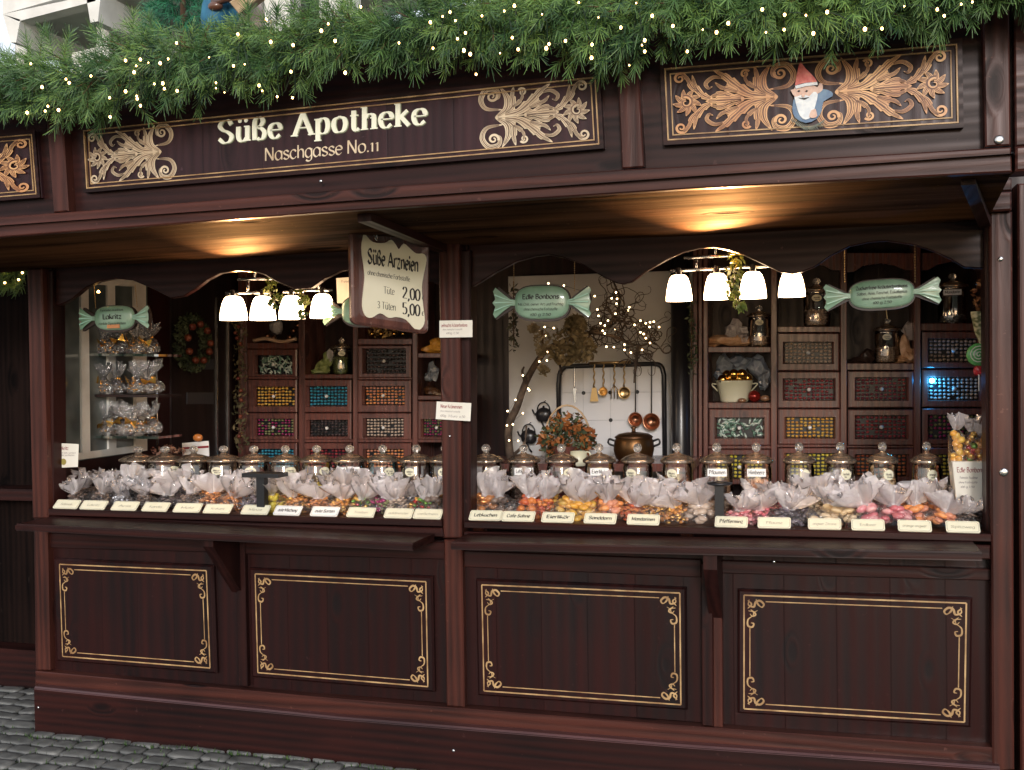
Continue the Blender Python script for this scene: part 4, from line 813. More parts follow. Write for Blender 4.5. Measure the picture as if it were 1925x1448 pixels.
RC = cab('drawer_cabinet', 'tall wooden sweets cabinet with glazed drawers filling the right bay', [(1303, 1311), (1313, 1320), (1322, 1331), (1449, 1461), (1580, 1592), (1718, 1731), (1852, 1862)],
    [(1331, 1449, 652, 663), (1331, 1449, 757, 768), (1461, 1580, 614, 625), (1592, 1718, 683, 696), (1731, 1852, 608, 622), (1331, 1449, 838, 844), (1461, 1580, 836, 841), (1592, 1718, 838, 842), (1731, 1852, 836, 841)],
    [((1333, 769, 1448, 837), (1347, 786, 1434, 823), 'green', 'rand', 'drawer of green white striped sweets'), ((1333, 845, 1448, 910), (1347, 856, 1434, 900), 'yellow', 'grid'),
     ((1462, 627, 1578, 697), (1475, 644, 1564, 683), 'beige', 'grid', 'drawer of pale beige sweets in rows'), ((1462, 699, 1579, 767), (1475, 713, 1567, 752), 'crimson', 'grid', 'drawer of dark red sweets with a white knob'), ((1463, 769, 1580, 835), (1478, 785, 1567, 823), 'amber', 'grid', 'drawer of gold wrapped sweets in rows'), ((1463, 842, 1580, 905), (1478, 853, 1567, 895), 'yellow', 'grid'),
     ((1594, 698, 1717, 766), (1610, 711, 1704, 752), 'crimson', 'grid'), ((1594, 770, 1717, 837), (1610, 782, 1704, 824), 'crimson', 'grid'), ((1594, 843, 1717, 905), (1610, 855, 1704, 895), 'red', 'grid'),
     ((1733, 624, 1850, 692), (1747, 638, 1837, 680), 'beige', 'grid'), ((1733, 695, 1850, 765), (1747, 710, 1840, 752), 'beige', 'grid'), ((1733, 768, 1850, 835), (1747, 781, 1840, 824), 'magenta', 'grid'), ((1733, 842, 1850, 905), (1747, 855, 1840, 895), 'yellow', 'grid')], 1303, 1870)
for pts in ([(1592, 512), (1605, 511), (1622, 500), (1655, 495), (1681, 499), (1702, 508), (1718, 508), (1718, 478), (1592, 478)], [(1731, 508), (1744, 508), (1765, 497), (1790, 492), (1815, 497), (1835, 508), (1852, 508), (1852, 478), (1731, 478)],
            [(1461, 512), (1475, 511), (1492, 500), (1520, 495), (1548, 499), (1565, 508), (1580, 508), (1580, 478), (1461, 478)]):
    m_ = MB(); n = len(pts)-2; T = [at(p[0], 476, YK) for p in pts[:n]]; Bm = [at(*p, YK) for p in pts[:n]]; V = T+Bm+[p+Vector((0, .02, 0)) for p in Bm]
    m_.add(V, [(k*n+i, (k+1)*n+i, (k+1)*n+i+1, k*n+i+1) for k in range(2) for i in range(n-1)]); m_.build('arched_header', WC, RC)
m_ = MB(); c = at(1752, 716, YK-.02); m_.ball(c, .012, 0, 1); tag(m_.build('indicator_light', glow('blue_led', (.03, .4, 1), 140), o=c), 'small bright blue light glowing in front of the right cabinet drawers', 'light')
bl_ = bpy.data.lights.new('blue_led_light', 'POINT'); bl_.energy = .3; bl_.color = (.03, .35, 1); bl_.shadow_soft_size = .01; lo = bpy.data.objects.new('blue_led_light', bl_); col.objects.link(lo); lo.location = at(1752, 716, YK-.06)
# ------------------------------------------------------------------ jars
def jar_proto():
    t = thing('sweet_jar', 'x', 'jar')
    m_ = MB(); m_.lathe([(.0001, .002), (.062, .0), (.068, .01), (.069, .02), (.069, .19), (.064, .205), (.066, .209), (.066, .217)], (0, 0, 0), 24); b = m_.build('body', GLASS, t)
    m_ = MB(); m_.lathe([(.066, .211), (.0755, .213), (.078, .219), (.0755, .227), (.07, .229), (.06, .237), (.035, .247), (.016, .252), (.011, .259)], (0, 0, 0), 24); l = m_.build('lid', LIDG, t)
    m_ = MB(); m_.ball((0, 0, .277), .0205, 0, 1); k = m_.build('knob', KNOBG, l)
    return t
JP = jar_proto()
def fill_mesh(h, s, seed):
    m_ = MB(); r_ = random.Random(seed); z = s*.7
    while z < h:
        n = int(2*math.pi*.058/(s*1.5))
        for i in range(n):
            a = 2*math.pi*(i+r_.random()*.7)/n; m_.ball((.058*math.cos(a)*r_.uniform(.8, 1), .058*math.sin(a)*r_.uniform(.8, 1), z+r_.uniform(-.3, .3)*s), (s, s*.75, s*.6), r_.randrange(2), 0, True, .15, Matrix.Rotation(r_.uniform(0, 3), 3, 'Z') @ Matrix.Rotation(r_.uniform(-.8, .8), 3, 'X'))
        z += s*1.05
    m_.lathe([(.05, 0), (.05, h*.95), (.0001, h)], (0, 0, 0), 14, 0)
    o = m_.build('contents', CD['dark']); me = o.data; bpy.data.objects.remove(o); return me
FM = {(h, s): fill_mesh(h, s, i) for i, (h, s) in enumerate([(.07, .011), (.1, .012), (.14, .011), (.05, .014), (.145, .0075)])}
def lab_mesh(kind, txt=''):
    m_ = MB(); n = 14
    if kind == 'oval':
        pts = [(.026*math.cos(2*math.pi*i/n), .021*math.sin(2*math.pi*i/n)) for i in range(n)]
        def F(u, v, w_): a = u/.0705; r_ = .0705+w_; return Vector((r_*math.sin(a), -r_*math.cos(a), .17+v))
        m_.add([F(x, z, 0) for x, z in pts], [tuple(range(n))], 0)
        k = .030/twidth(txt); text(m_, txt, lambda u, v, w_: F(u-.015, v-.002, w_), k, .0012, nib=1, tip=.4, hard=True, m=1)
        text(m_, txt[:5], lambda u, v, w_: F(u-.009, v-.012, w_), k, .0009, nib=1, tip=.4, hard=True, m=1)
    else:
        def F(u, v, w_): return Vector((u, -.083-w_, .178+v))
        m_.add([F(-.042, -.016, 0), F(.042, -.016, 0), F(.042, .016, 0), F(-.042, .016, 0), F(-.042, -.016, -.002), F(.042, -.016, -.002), F(.042, .016, -.002), F(-.042, .016, -.002)], [(0, 1, 2, 3), (7, 6, 5, 4), (0, 4, 5, 1), (1, 5, 6, 2), (2, 6, 7, 3), (3, 7, 4, 0)], 0)
        text(m_, txt, lambda u, v, w_: F(u-.036, v-.006, w_), .072/twidth(txt), .0021, nib=1.2, tip=.3, ang=40, hard=True, m=1)
    o = m_.build('label', CARD); me = o.data; me.materials.append(INK)
    if kind != 'oval': me.materials[0] = CARDW
    bpy.data.objects.remove(o); return me
def child(name, me, par, mats=None):
    o = bpy.data.objects.new(name, me); col.objects.link(o); o.parent = par
    if mats:
        for i, mt in enumerate(mats):
            if i < len(o.material_slots): o.material_slots[i].link = 'OBJECT'; o.material_slots[i].material = mt
    return o
cam_az = 0
ordn = ['first', 'second', 'third', 'fourth', 'fifth', 'sixth', 'seventh', 'eighth', 'ninth', 'tenth', 'eleventh', 'twelfth']
jarn = 0
def jar(px, pybase, y, wpx, fill, kind, label, lk='oval', lt='Drops', group='glass jars standing on the counters', onc=True, la=0.0):
    global jarn
    c = at(px, pybase, y); s = (at(px+wpx/2, pybase, y)-at(px-wpx/2, pybase, y)).length/.156
    if onc: c.z = zc(c.x)-.004
    t = JP if jarn == 0 else dup(JP, scale=s); jarn += 1
    if t is not JP:
        for ch in [o for o in t.children if o.name.split('.')[0] in ('contents', 'label')]: bpy.data.objects.remove(ch)
    t.location = c; t.scale = (s, s, (at(px, 843-.004*(px-900), y).z-c.z)/.277 if onc else s*.86); t.rotation_euler = (0, 0, math.atan2(c.x-CAMP.x, CAMP.y-c.y)*-1 if False else math.atan2(-(CAMP.x-c.x), c.y-CAMP.y)*-1+la)
    t['label'] = label; t['group'] = group
    if fill: child('contents', FM[fill], t, CD[kind])
    child('label', lab_mesh(lk, lt), t)
    return t
LJ = [(262, 62, (.1, .012), 'greybrown', 'oval', 'Salmiak', 'Lakritz'), (312, 60, (.07, .011), 'dark', 'oval', 'Lakritz'), (366, 58, (.07, .011), 'dark', 'oval', 'Anis'), (422, 59, (.1, .012), 'beige', 'oval', 'Minze'), (479, 60, None, 'silver', 'oval', 'Malz'), (538, 57, (.14, .011), 'beige', 'oval', 'Honig'),
      (597, 59, (.1, .012), 'yellow', 'oval', 'Zitrone'), (659, 60, (.05, .014), 'silver', 'card', 'Gute Mischung'), (721, 60, (.14, .011), 'blue', 'oval', 'Eis'), (784, 61, (.07, .011), 'slate', 'oval', 'Veilchen'), (838, 60, (.07, .011), 'amber', 'oval', 'Malz')]
CN = dict(greybrown='grey brown', dark='black', silver='silver wrapped', yellow='yellow', blue='dark blue', slate='slate grey', amber='amber', copper='copper', gold='gold', red='red', orange='orange', pink='pink', cream='cream', mixed='red and green foil', magenta='dark magenta', green='green striped', olive='olive green', peach='peach coloured', beige='beige', crimson='crimson')
for i, (px, wp, fl, kd, lk, lt, *_) in enumerate(LJ):
    jar(px, 940, .42, wp, fl, kd, '%s glass jar from the left on the left counter, %s' % (ordn[i], CN[kd]+' sweets inside' if fl else 'nearly empty'), lk, lt, la=U(-.5, .5) if lk == 'oval' else 0)
RJ = [(915.5, 63, (.05, .014), 'dark', 'oval', 'Rumkugel'), (986, 62, (.1, .012), 'greybrown', 'card', 'Lebkuchen'), (1057, 62, (.14, .011), 'crimson', 'oval', 'Kirsch'), (1128, 62, (.14, .011), 'amber', 'card', 'Eierlik\u00f6r'), (1200, 63, (.07, .011), 'crimson', 'oval', 'Bratapfel'), (1274, 64, (.1, .012), 'copper', 'oval', 'Nuss'),
      (1349, 66, (.05, .014), 'beige', 'card', 'Pflaumen'), (1423, 64, (.145, .0075), 'peach', 'card', 'Himbeere'), (1503.5, 64, (.14, .011), 'beige', 'oval', 'Minze'), (1581, 63, (.1, .012), 'silver', 'oval', 'Anis Kandis'), (1660, 62, (.14, .011), 'cream', 'oval', 'Honig'), (1743, 63, (.14, .011), 'orange', 'oval', 'Orange')]
for i, (px, wp, fl, kd, lk, lt) in enumerate(RJ):
    jar(px, 960, .42, wp, fl, kd, '%s glass jar from the left on the right counter, %s' % (ordn[i], CN[kd]+' sweets inside' if fl else 'nearly empty'), lk, lt, la=U(-.5, .5) if lk == 'oval' else 0)
CD['rack'] = [CD['dark'][0], CD['dark'][1], cm('gold_wrapped', (.8, .42, .1), r=.22, met=.95)]
FILMR = thin('sparkling_cellophane', (.97, .97, .98), .16, .07, diff=.10, dcol=(.85, .83, .85), blend=.3, bump=.8)
gs = 'glass jars standing on the back shelves'
jar(1428, 651, YK+.1, 48, (.07, .011), 'beige', 'glass jar of beige sweets on the top left shelf of the right cabinet', 'oval', 'Zimt', gs, False)
jar(1536, 614, YK+.1, 58, (.1, .012), 'beige', 'glass jar of pale sweets standing left of the wide green candy sign', 'oval', 'Mandel', gs, False)
jar(1668, 682, YK+.1, 54, (.1, .012), 'beige', 'tall glass jar of rosy sweets under the green candy sign in the arched niche', 'oval', 'Rosen', gs, False)
jar(1791, 608, YK+.1, 62, (.05, .014), 'silver', 'large glass jar with white card on the far right shelf column', 'card', 'Mandarin', gs, False)
jar(643, 704, YK+.1, 38, (.145, .0075), 'olive', 'glass jar of green herb sweets in the open niche of the left cabinet', 'oval', 'Salbei', gs, False)
# ------------------------------------------------------------------ bags
def bag_film(seed, W_=1.0):
    r_ = random.Random(seed); m_ = MB(); n = 44
    prof = [(.044, .0), (.056, .010), (.06, .03), (.054, .05), (.036, .068), (.02, .08), (.019, .086), (.03, .095), (.042, .108), (.054, .124), (.064, .142), (.07, .156)]
    V = []; ph = r_.uniform(0, 6); kf = r_.choice((5, 6, 7, 8)); k2 = r_.choice((2, 3)); asym = r_.uniform(0, 6); p2 = r_.uniform(0, 6)
    lump = [r_.uniform(-1, 1) for _ in range(n)]
    for k, (r, z) in enumerate(prof):
        f = max(0, (k-6)/5)
        for j in range(n):
            a = 2*math.pi*j/n; rr = r
            if k <= 6: rr *= 1+.05*math.sin(kf*2*a+ph+k)+r_.uniform(-.04, .04); zz = z; sy = .75
            else:
                rr = rr*(.74+.26*math.sin(kf*a+ph+k*.22)+.14*math.sin((kf*2+1)*a+p2-k*.3))*(1+.3*math.cos(a-asym))*(1+.08*lump[j]*f)+r_.uniform(-.0015, .0015)
                zz = z+f*(.016*math.sin(k2*a+p2)+.010*lump[j]+.008*math.sin(kf*a+ph)); sy = .66
            V.append((rr*math.cos(a)*W_, rr*math.sin(a)*sy, zz))
    m_.add(V, [(k*n+i, k*n+(i+1) % n, (k+1)*n+(i+1) % n, (k+1)*n+i) for k in range(0, len(prof)-1) for i in range(n)], 0, True)
    for q in range(len(m_.f)): m_.m[q] = 1 if q < 5*n else 0
    o = m_.build('film', [FILM, FILMC]); me = o.data; bpy.data.objects.remove(o); return me
def bag_fill(seed, s, N, h=.076, nm=2):
    r_ = random.Random(seed); m_ = MB()
    for i in range(N):
        z = h*r_.random()**1.2; k = math.sqrt(max(.05, 1-(z/h*.85)**2)); a = r_.uniform(0, 6.28); q = r_.random()**.4
        m_.ball((.05*k*q*math.cos(a), .037*k*q*math.sin(a), z+s*.6), (s, s*.8, s*.7), r_.randrange(nm), 1 if s > .013 else 0, True, .1, Matrix.Rotation(r_.uniform(0, 3), 3, 'Z') @ Matrix.Rotation(r_.uniform(-1, 1), 3, 'X'))
    o = m_.build('sweets', CD['mixed'][:3]); me = o.data; bpy.data.objects.remove(o); return me
FILMS = [bag_film(i, .9+.06*i) for i in range(8)]
FILLS = {'s': [bag_fill(20+i, .0085, 90) for i in range(2)], 'm': [bag_fill(30+i, .0125, 52) for i in range(3)], 'l': [bag_fill(40+i, .019, 18) for i in range(2)], 'x': [bag_fill(50+i, .0125, 44, nm=3) for i in range(2)]}
bn = 0
def bag(px, y, kind, size, label, sc_=1.0, dz=0.0, group='cellophane bags of sweets on the counters', pos=None, tilt=None, yaw=None, zs=None):
    global bn
    bn += 1
    c = pos if pos is not None else at(px, 955, y); 
    if pos is None: c.z = zc(c.x)-.003+dz
    t = thing('sweet_bag', label, 'bag', c, group)
    if yaw is None: yaw = U(-.7, .7)
    tl = tilt if tilt else (U(-.15, .35), U(-.38, .38))
    t.rotation_euler = (tl[0], tl[1], yaw); t.scale = (sc_*U(.98, 1.22), sc_*1.05, sc_*(zs or U(.7, .98)))
    child('film', FILMS[(bn*5+3) % 8], t)
    child('sweets', FILLS[size][bn % len(FILLS[size])], t, (CD[kind]*2)[:3])
    return t
FR_L = [(150, 'greybrown', 'm'), (188, 'greybrown', 's'), (232, 'silver', 'm'), (275, 'greybrown', 'm'), (318, 'dark', 'm'), (358, 'greybrown', 'm'), (398, 'copper', 'm'), (436, 'copper', 's'), (470, 'slate', 's'), (520, 'yellow', 'l'), (560, 'gold', 'm'), (600, 'copper', 'm'), (640, 'gold', 'm'), (678, 'mixed', 'x'), (716, 'magenta', 'm'), (752, 'beige', 's'), (788, 'mixed', 'x'), (816, 'greybrown', 'l')]
FR_R = [(912, 'copper', 'l'), (945, 'greybrown', 'l'), (985, 'red', 'l'), (1025, 'red', 'm'), (1068, 'amber', 'l'), (1105, 'amber', 'l'), (1148, 'orange', 'l'), (1190, 'red', 'm'), (1232, 'gold', 's'), (1275, 'gold', 'm'), (1318, 'beige', 'l'), (1392, 'pink', 'm'), (1432, 'pink', 'm'), (1478, 'slate', 'm'), (1512, 'slate', 'm'), (1555, 'cream', 'l'), (1592, 'cream', 'l'), (1640, 'pink', 'l'), (1680, 'pink', 'l'), (1728, 'orange', 'l'), (1768, 'orange', 'l'), (1815, 'greybrown', 's')]
for L_, bay, ref in ((FR_L, 'left', 'left end post'), (FR_R, 'right', 'middle post')):
    cnt = {}
    tot = {}
    for q in L_: tot[q[1]] = tot.get(q[1], 0)+1
    for px, kd, sz in L_:
        k = cnt.get(kd, 0); cnt[kd] = k+1
        lb = '%s bag of %s sweets from the left, front row, %s bay' % (ordn[k], CN[kd], bay)
        bag(px, .135+U(-.02, .02), kd, sz, lb, 1.0 if sz != 'l' else 1.1)
BK_L = [(165, 'greybrown'), (205, 'silver'), (250, 'dark'), (345, 'slate'), (395, 'copper'), (440, 'copper'), (545, 'copper'), (580, 'gold'), (618, 'silver'), (655, 'gold'), (695, 'magenta'), (735, 'beige'), (772, 'silver'), (808, 'mixed')]
BK_R = [(905, 'magenta'), (935, 'slate'), (1000, 'red'), (1040, 'amber'), (1085, 'red'), (1130, 'orange'), (1170, 'copper'), (1215, 'gold'), (1255, 'cream'), (1300, 'gold'), (1405, 'cream'), (1455, 'pink'), (1495, 'slate'), (1538, 'cream'), (1578, 'cream'), (1620, 'pink'), (1665, 'pink'), (1710, 'orange'), (1755, 'orange'), (1800, 'slate'), (1838, 'slate')]
for L_, bay in ((BK_L, 'left'), (BK_R, 'right')):
    cnt = {}
    for px, kd in L_:
        k = cnt.get(kd, 0); cnt[kd] = k+1
        bag(px, .25+U(-.02, .02), kd, 'm' if kd != 'mixed' else 'x', '%s bag of %s sweets from the left, back row, %s bay' % (ordn[k], CN[kd], bay), 1.08, .012)
# ------------------------------------------------------------------ price cards
cards = [(121.5, 'Salmiak', 0), (172, 'Lakritz', 0), (231, 'Anis', 0), (289, 'Kandis', 0), (349, 'Malz', 0), (406, 'Krokant', 0), (477, 'Minze', 0), (537.5, 'Gute Mischung', 1), (607.6, 'Gute Sorten', 1), (675.7, 'Trauben', 0), (746.6, 'Waldmeister', 0), (801.6, 'Veilchen', 0)]
cardr = [(910.7, 'Lebkuchen', 1), (972.5, 'Caf\u00e4 Sahne'.replace('\u00e4', 'e'), 1), (1047, 'Eierlik\u00f6r', 1), (1126.7, 'Sanddorn', 1), (1208, 'Mandarinen', 1), (1374, 'Pfefferminz', 1), (1455, 'Pflaume', 0), (1550, 'Ingwer Zitrone', 0), (1632, 'Erdbeer', 0), (1720, 'Orange Ingwer', 0), (1811, 'Spitzweg', 0)]
def card(px, txt, bold, wpx, label):
    y0 = -.008; a = at(px-wpx/2, 965, y0); b = at(px+wpx/2, 965, y0); W_ = b.x-a.x; c = Vector(((a.x+b.x)/2, y0, 0)); c.z = zc(c.x)+.002
    t = thing('price_card', label, 'card', c, 'cream price cards along the counter edge'); tl = R(42); ey = Vector((0, math.cos(tl), math.sin(tl))); en = Vector((0, -math.sin(tl), math.cos(tl))); H_ = .052
    yw = U(-.06, .06); ex = Vector((math.cos(yw), math.sin(yw), 0))
    def F(u, v, w_): return c+ex*u+ey*v+en*w_
    def rr(i, w_, m_, mi):
        r = .007; P = []
        for cx, cy, a0 in ((W_/2-r-i, H_-r-i, 0), (-W_/2+r+i, H_-r-i, 90), (-W_/2+r+i, r+i, 180), (W_/2-r-i, r+i, 270)):
            for k in range(3): P.append((cx+r*math.cos(R(a0+45*k)), cy+r*math.sin(R(a0+45*k))))
        return P
    m_ = MB(); m_.prism([F(x, y, .003) for x, y in rr(0, 0, 0, 0)], en*-.004, 0); m_.build('plate', CARDW if bold == 1 and px > 500 and px < 620 else CARD, t)
    m_ = MB(); A = rr(.0035, 0, 0, 0); B = rr(.0047, 0, 0, 0); n = len(A); m_.add([F(x, y, .0035) for x, y in A]+[F(x, y, .0035) for x, y in B], [(k, (k+1) % n, n+(k+1) % n, n+k) for k in range(n)], 0)
    wt = W_*(.72 if len(txt) > 7 else .5); k = wt/twidth(txt); text(m_, txt, lambda u, v, w_: F(u-wt/2, v+.019, w_+.003), k, .0022 if bold else .0016, nib=1.3 if bold else .6, tip=.35, ang=40, hard=True, m=1)
    m_.build('print', [mat('card_line', (.35, .32, .22)), INK if bold else mat('grey_ink', (.3, .27, .2))], t)
for i, (px, tx, b) in enumerate(cards): card(px, tx, b, 46+i*.7, '%s price card from the left end post, %s lettering, reading %s' % (ordn[i], 'bold' if b else 'pale', tx))
for i, (px, tx, b) in enumerate(cardr): card(px, tx, b, 60+i*.4, '%s price card right of the middle post, %s lettering, reading %s' % (ordn[i], 'bold' if b else 'pale', tx))
# ------------------------------------------------------------------ hanging candy shaped signs
CG = vary(mat('candy_sign_green', rough=.32, coat=.4), (.16, .29, .19), (.3, .44, .32), 9)
CGL = mat('candy_sign_pale_green', (.33, .6, .46), .35, coat=.4)
CGD = mat('candy_sign_dark_edge', (.035, .02, .015), .5)
def candy_sign(label, cx, cy, w2, bw2, bh2, y, lines, strings, tilt=0.0, half=False, patch=False):
    c = at(cx, cy, y); s = (at(cx+100, cy, y)-at(cx, cy, y)).length/100
    t = thing('candy_sign', label, 'sign', c, 'green candy shaped hanging signs'); ct, st_ = math.cos(tilt), math.sin(tilt)
    def F(u, v, w_): u, v = u*s, v*s; return c+Vector((u*ct-v*st_, -w_, u*st_+v*ct))
    B = [(bw2*math.copysign(abs(math.cos(a))**.62, math.cos(a)), bh2*math.copysign(abs(math.sin(a))**.75, math.sin(a))) for a in [2*math.pi*i/28 for i in range(28)]]
    m_ = MB(); V = []
    for k, d in ((1.0, .004), (.97, .012), (.86, .018), (.6, .022), (.3, .024)): V += [F(x*k, y_*k, d) for x, y_ in B]
    m_.add(V, [(k*28+i, k*28+(i+1) % 28, (k+1)*28+(i+1) % 28, (k+1)*28+i) for k in range(4) for i in range(28)]+[tuple(range(112, 140))], 0, True)
    m_.build('candy_body', CG, t)
    m_ = MB(); m_.prism([F(x*1.035, y_*1.1-1.0, .003) for x, y_ in B], (0, .02, 0))
    for sg in (-1, 1):
        m_.prism([F(sg*x, y_-1.2, .002) for x, y_ in ((bw2*.96, 5), (w2*.93, bh2*1.0), (w2*1.01, bh2*.3), (w2*.97, -bh2*.95), (bw2*.96, -6))], (0, .018, 0))
    m_.build('backing', CGD, t)
    for sg in (-1, 1):
        m_ = MB(); L = w2-bw2*.93; n = 9; V = []
        prof = [(0, .16, .012), (.25, .2, .013), (.55, .5, .018), (1.0, .92, .012)]
        for (f_, h_, d) in prof:
            for i in range(n):
                q = i/(n-1)*2-1; V.append(F(sg*(bw2*.93+L*(f_+(.06*math.cos(q*9) if f_ == 1 else 0))), q*bh2*h_, d+.006*math.cos(q*3.5*math.pi)*min(1, f_*2+.3)))
        m_.add(V, [(k*n+i, k*n+i+1, (k+1)*n+i+1, (k+1)*n+i) for k in range(3) for i in range(n-1)], 0, True)
        for q in (-.55, 0, .55):
            ribbon(m_, [Vector((sg*(bw2*.95+L*f_), q*bh2*h_)) for f_, h_ in ((.05, .14), (.5, .45), (.92, .86))], [.6, 1.4, 2.4], F, .026, 0, 1)
        m_.build('twisted_end', [CG, CGL], t)
    m_ = MB()
    for tx, v, hh, wd_, st in lines:
        k = wd_/twidth(tx); text(m_, tx, lambda u, v2, w_, v=v, wd_=wd_: F(u-wd_/2, v+v2, w_+.0255), k, hh/7.5, nib=1.35 if st else .8, tip=.3, ang=40, hard=True, m=0)
    m_.build('lettering', INK, t)
    if patch: m_ = MB(); m_.prism([F(a, b, .025) for a, b in ((-10, -17), (14, -17), (14, -11), (-10, -11))], (0, .001, 0)); m_.build('sticker', cm('orange_sticker', (.55, .2, .05)), t)
    m_ = MB()
    for (x0, y0), (x1, y1) in strings:
        A, B_ = at(x0, y0, y), at(x1, y1, y); n = 14
        for i in range(n): q = A.lerp(B_, (i+.5)/n); m_.ball(q, (.0022, .0022, (A-B_).length/n*.55), 0, 0)
    m_.build('chain', BRASS, t)
candy_sign('small green candy sign reading Lakritz above the rack of liquorice bags', 217, 598, 65, 38, 20, .16, [('Lakritz', -2, 8, 36, 1), ('Dunkle Spezialit\u00e4ten', -11, 4, 52, 0), ('Feinste Qualit\u00e4t', 11, 3.4, 44, 0)], [((177, 538), (180, 580)), ((254, 535), (258, 578))], 0, False, True)
candy_sign('green candy sign reading Edle Bonbons hanging in the first right arch', 1019, 569, 91, 52, 31, .14, [('Edle Bonbons', 6, 9, 70, 1), ('Mit Chili, Wiener Art und Fruchtig', -6, 5, 86, 0), ('Ohne chemische Farbstoffe', -15, 5, 64, 0), ('100 g 2.50', -25, 5, 40, 0)], [((966, 497), (966, 545)), ((1080, 490), (1080, 548))], -.02)
candy_sign('green candy sign reading Zuckerfreie Kraeuterbonbons hanging in the right arch', 1657, 553, 109, 62, 29, .14, [('Zuckerfreie Kr\u00e4uterbonbons', 10, 7, 98, 1), ('Salbei, Anis, Fenchel, Eukalyptus', -1, 6, 96, 0), ('Ohne chemische Farbstoffe', -11, 5.5, 76, 0), ('100 g 2.50', -20, 5.5, 36, 0)], [((1588, 464), (1588, 532)), ((1720, 460), (1720, 532)), ((1666, 582), (1668, 600))], .035)
candy_sign('green candy sign mostly hidden behind the hanging price board', 690, 584, 82, 48, 26, .2, [('Karamell', 2, 8, 60, 1)], [((660, 505), (660, 560)), ((730, 500), (730, 560))])
# ------------------------------------------------------------------ hanging price board
t = thing('hanging_sign', 'brown hanging board with cream scroll reading Suesse Arzneien and prices', 'sign', at(728, 520, -.25))
q = [at(654, 428, -.36), at(803, 457, -.12), at(800, 629, -.12), at(657, 609, -.36)]
nrm = (q[1]-q[0]).cross(q[3]-q[0]).normalized(); nrm = -nrm if nrm.y > 0 else nrm
def FS(u, v, w_=0.0): return q[0].lerp(q[1], u).lerp(q[3].lerp(q[2], u), 1-v)+nrm*w_
wS = (q[1]-q[0]).length; hS = (q[0]-q[3]).length
out = []
for cx, cy, a0 in ((.93, .94, 0), (.07, .94, 90), (.07, .06, 180), (.93, .06, 270)):
    for k in range(5): out.append((cx+.07*math.cos(R(a0+22.5*k)), cy+.06*math.sin(R(a0+22.5*k))))
m_ = MB(); n = len(out)
V = [FS(*p, 0) for p in out]+[FS(*p, .022) for p in out]+[FS(.5+(p[0]-.5)*.95, .5+(p[1]-.5)*.95, .03) for p in out]+[FS(.5+(p[0]-.5)*.8, .5+(p[1]-.5)*.82, .024) for p in out]
m_.add(V, [tuple(range(n-1, -1, -1))]+[(k*n+i, k*n+(i+1) % n, (k+1)*n+(i+1) % n, (k+1)*n+i) for k in range(3) for i in range(n)]+[tuple(range(3*n, 4*n))], 0, False); m_.build('board', wood('hanging_board_wood', (.05, .02, .018), (.13, .055, .042), 'z', .3, coat=.3), t)
lab = crs([(.16, .965), (.27, .885), (.42, .90), (.5, .945), (.56, .90), (.60, .86), (.66, .93), (.74, .89), (.82, .85), (.92, .86), (.955, .80), (.925, .65), (.9, .5), (.92, .3), (.945, .14), (.90, .05), (.82, .03), (.7, .12), (.57, .135), (.47, .115), (.36, .15), (.25, .09), (.17, .10), (.13, .2), (.15, .38), (.165, .5), (.155, .62), (.13, .8), (.16, .965)], 3)[:-1]
m_ = MB(); m_.prism([FS(*p, .029) for p in lab], nrm*-.008); m_.build('scroll_plate', vary(mat('sign_cream', rough=.4), (.7, .66, .49), (.78, .73, .57), 5), t)
m_ = MB()
def tx(s, u0, u1, v, ch, **k):
    sx = (u1-u0)/twidth(s); text(m_, s, lambda a, b, w_: FS(u0+a, v+b, w_+.0292), sx, ch/7.5, **k)
tx('S\u00fc\u00dfe Arzneien', .2, .85, .655, .15, nib=1.6, tip=.24, ang=40, hard=True); tx('ohne chemische Farbstoffe', .2, .74, .535, .05, nib=.8, tip=.3, ang=10)
tx('T\u00fcte', .4, .54, .365, .075, nib=.7, tip=.25, ang=10); tx('2,00', .64, .88, .345, .125, nib=1.2, tip=.25, ang=5); tx('\u20ac', .9, .93, .36, .05, nib=1, tip=.4)
tx('3 T\u00fcten', .32, .56, .2, .075, nib=.7, tip=.25, ang=10); tx('5,00', .64, .88, .18, .125, nib=1.2, tip=.25, ang=5); tx('\u20ac', .9, .93, .19, .05, nib=1, tip=.4)
m_.build('lettering', INK, t)
def chain(mb, A, B, r=.0065, tw=.0022):
    L = (B-A).length; n = max(3, int(L/(r*2.1))); d = (B-A).normalized()
    for i in range(n):
        c = A.lerp(B, (i+.5)/n); a = Vector((1, 0, 0)) if i % 2 else Vector((.3, 1, 0)).normalized()
        mb.tube([c+d*math.cos(2*math.pi*k/8)*r*1.35+a*math.sin(2*math.pi*k/8)*r for k in range(9)], tw, 0, 5, True, False)
for a, ya, b, yb in (((695, 402), -.34, (706, 452), -.31), ((770, 424), -.14, (772, 456), -.16)):
    m_ = MB(); chain(m_, at(*a, ya), at(*b, yb)+nrm*.012); m_.build('chain', METAL, t)
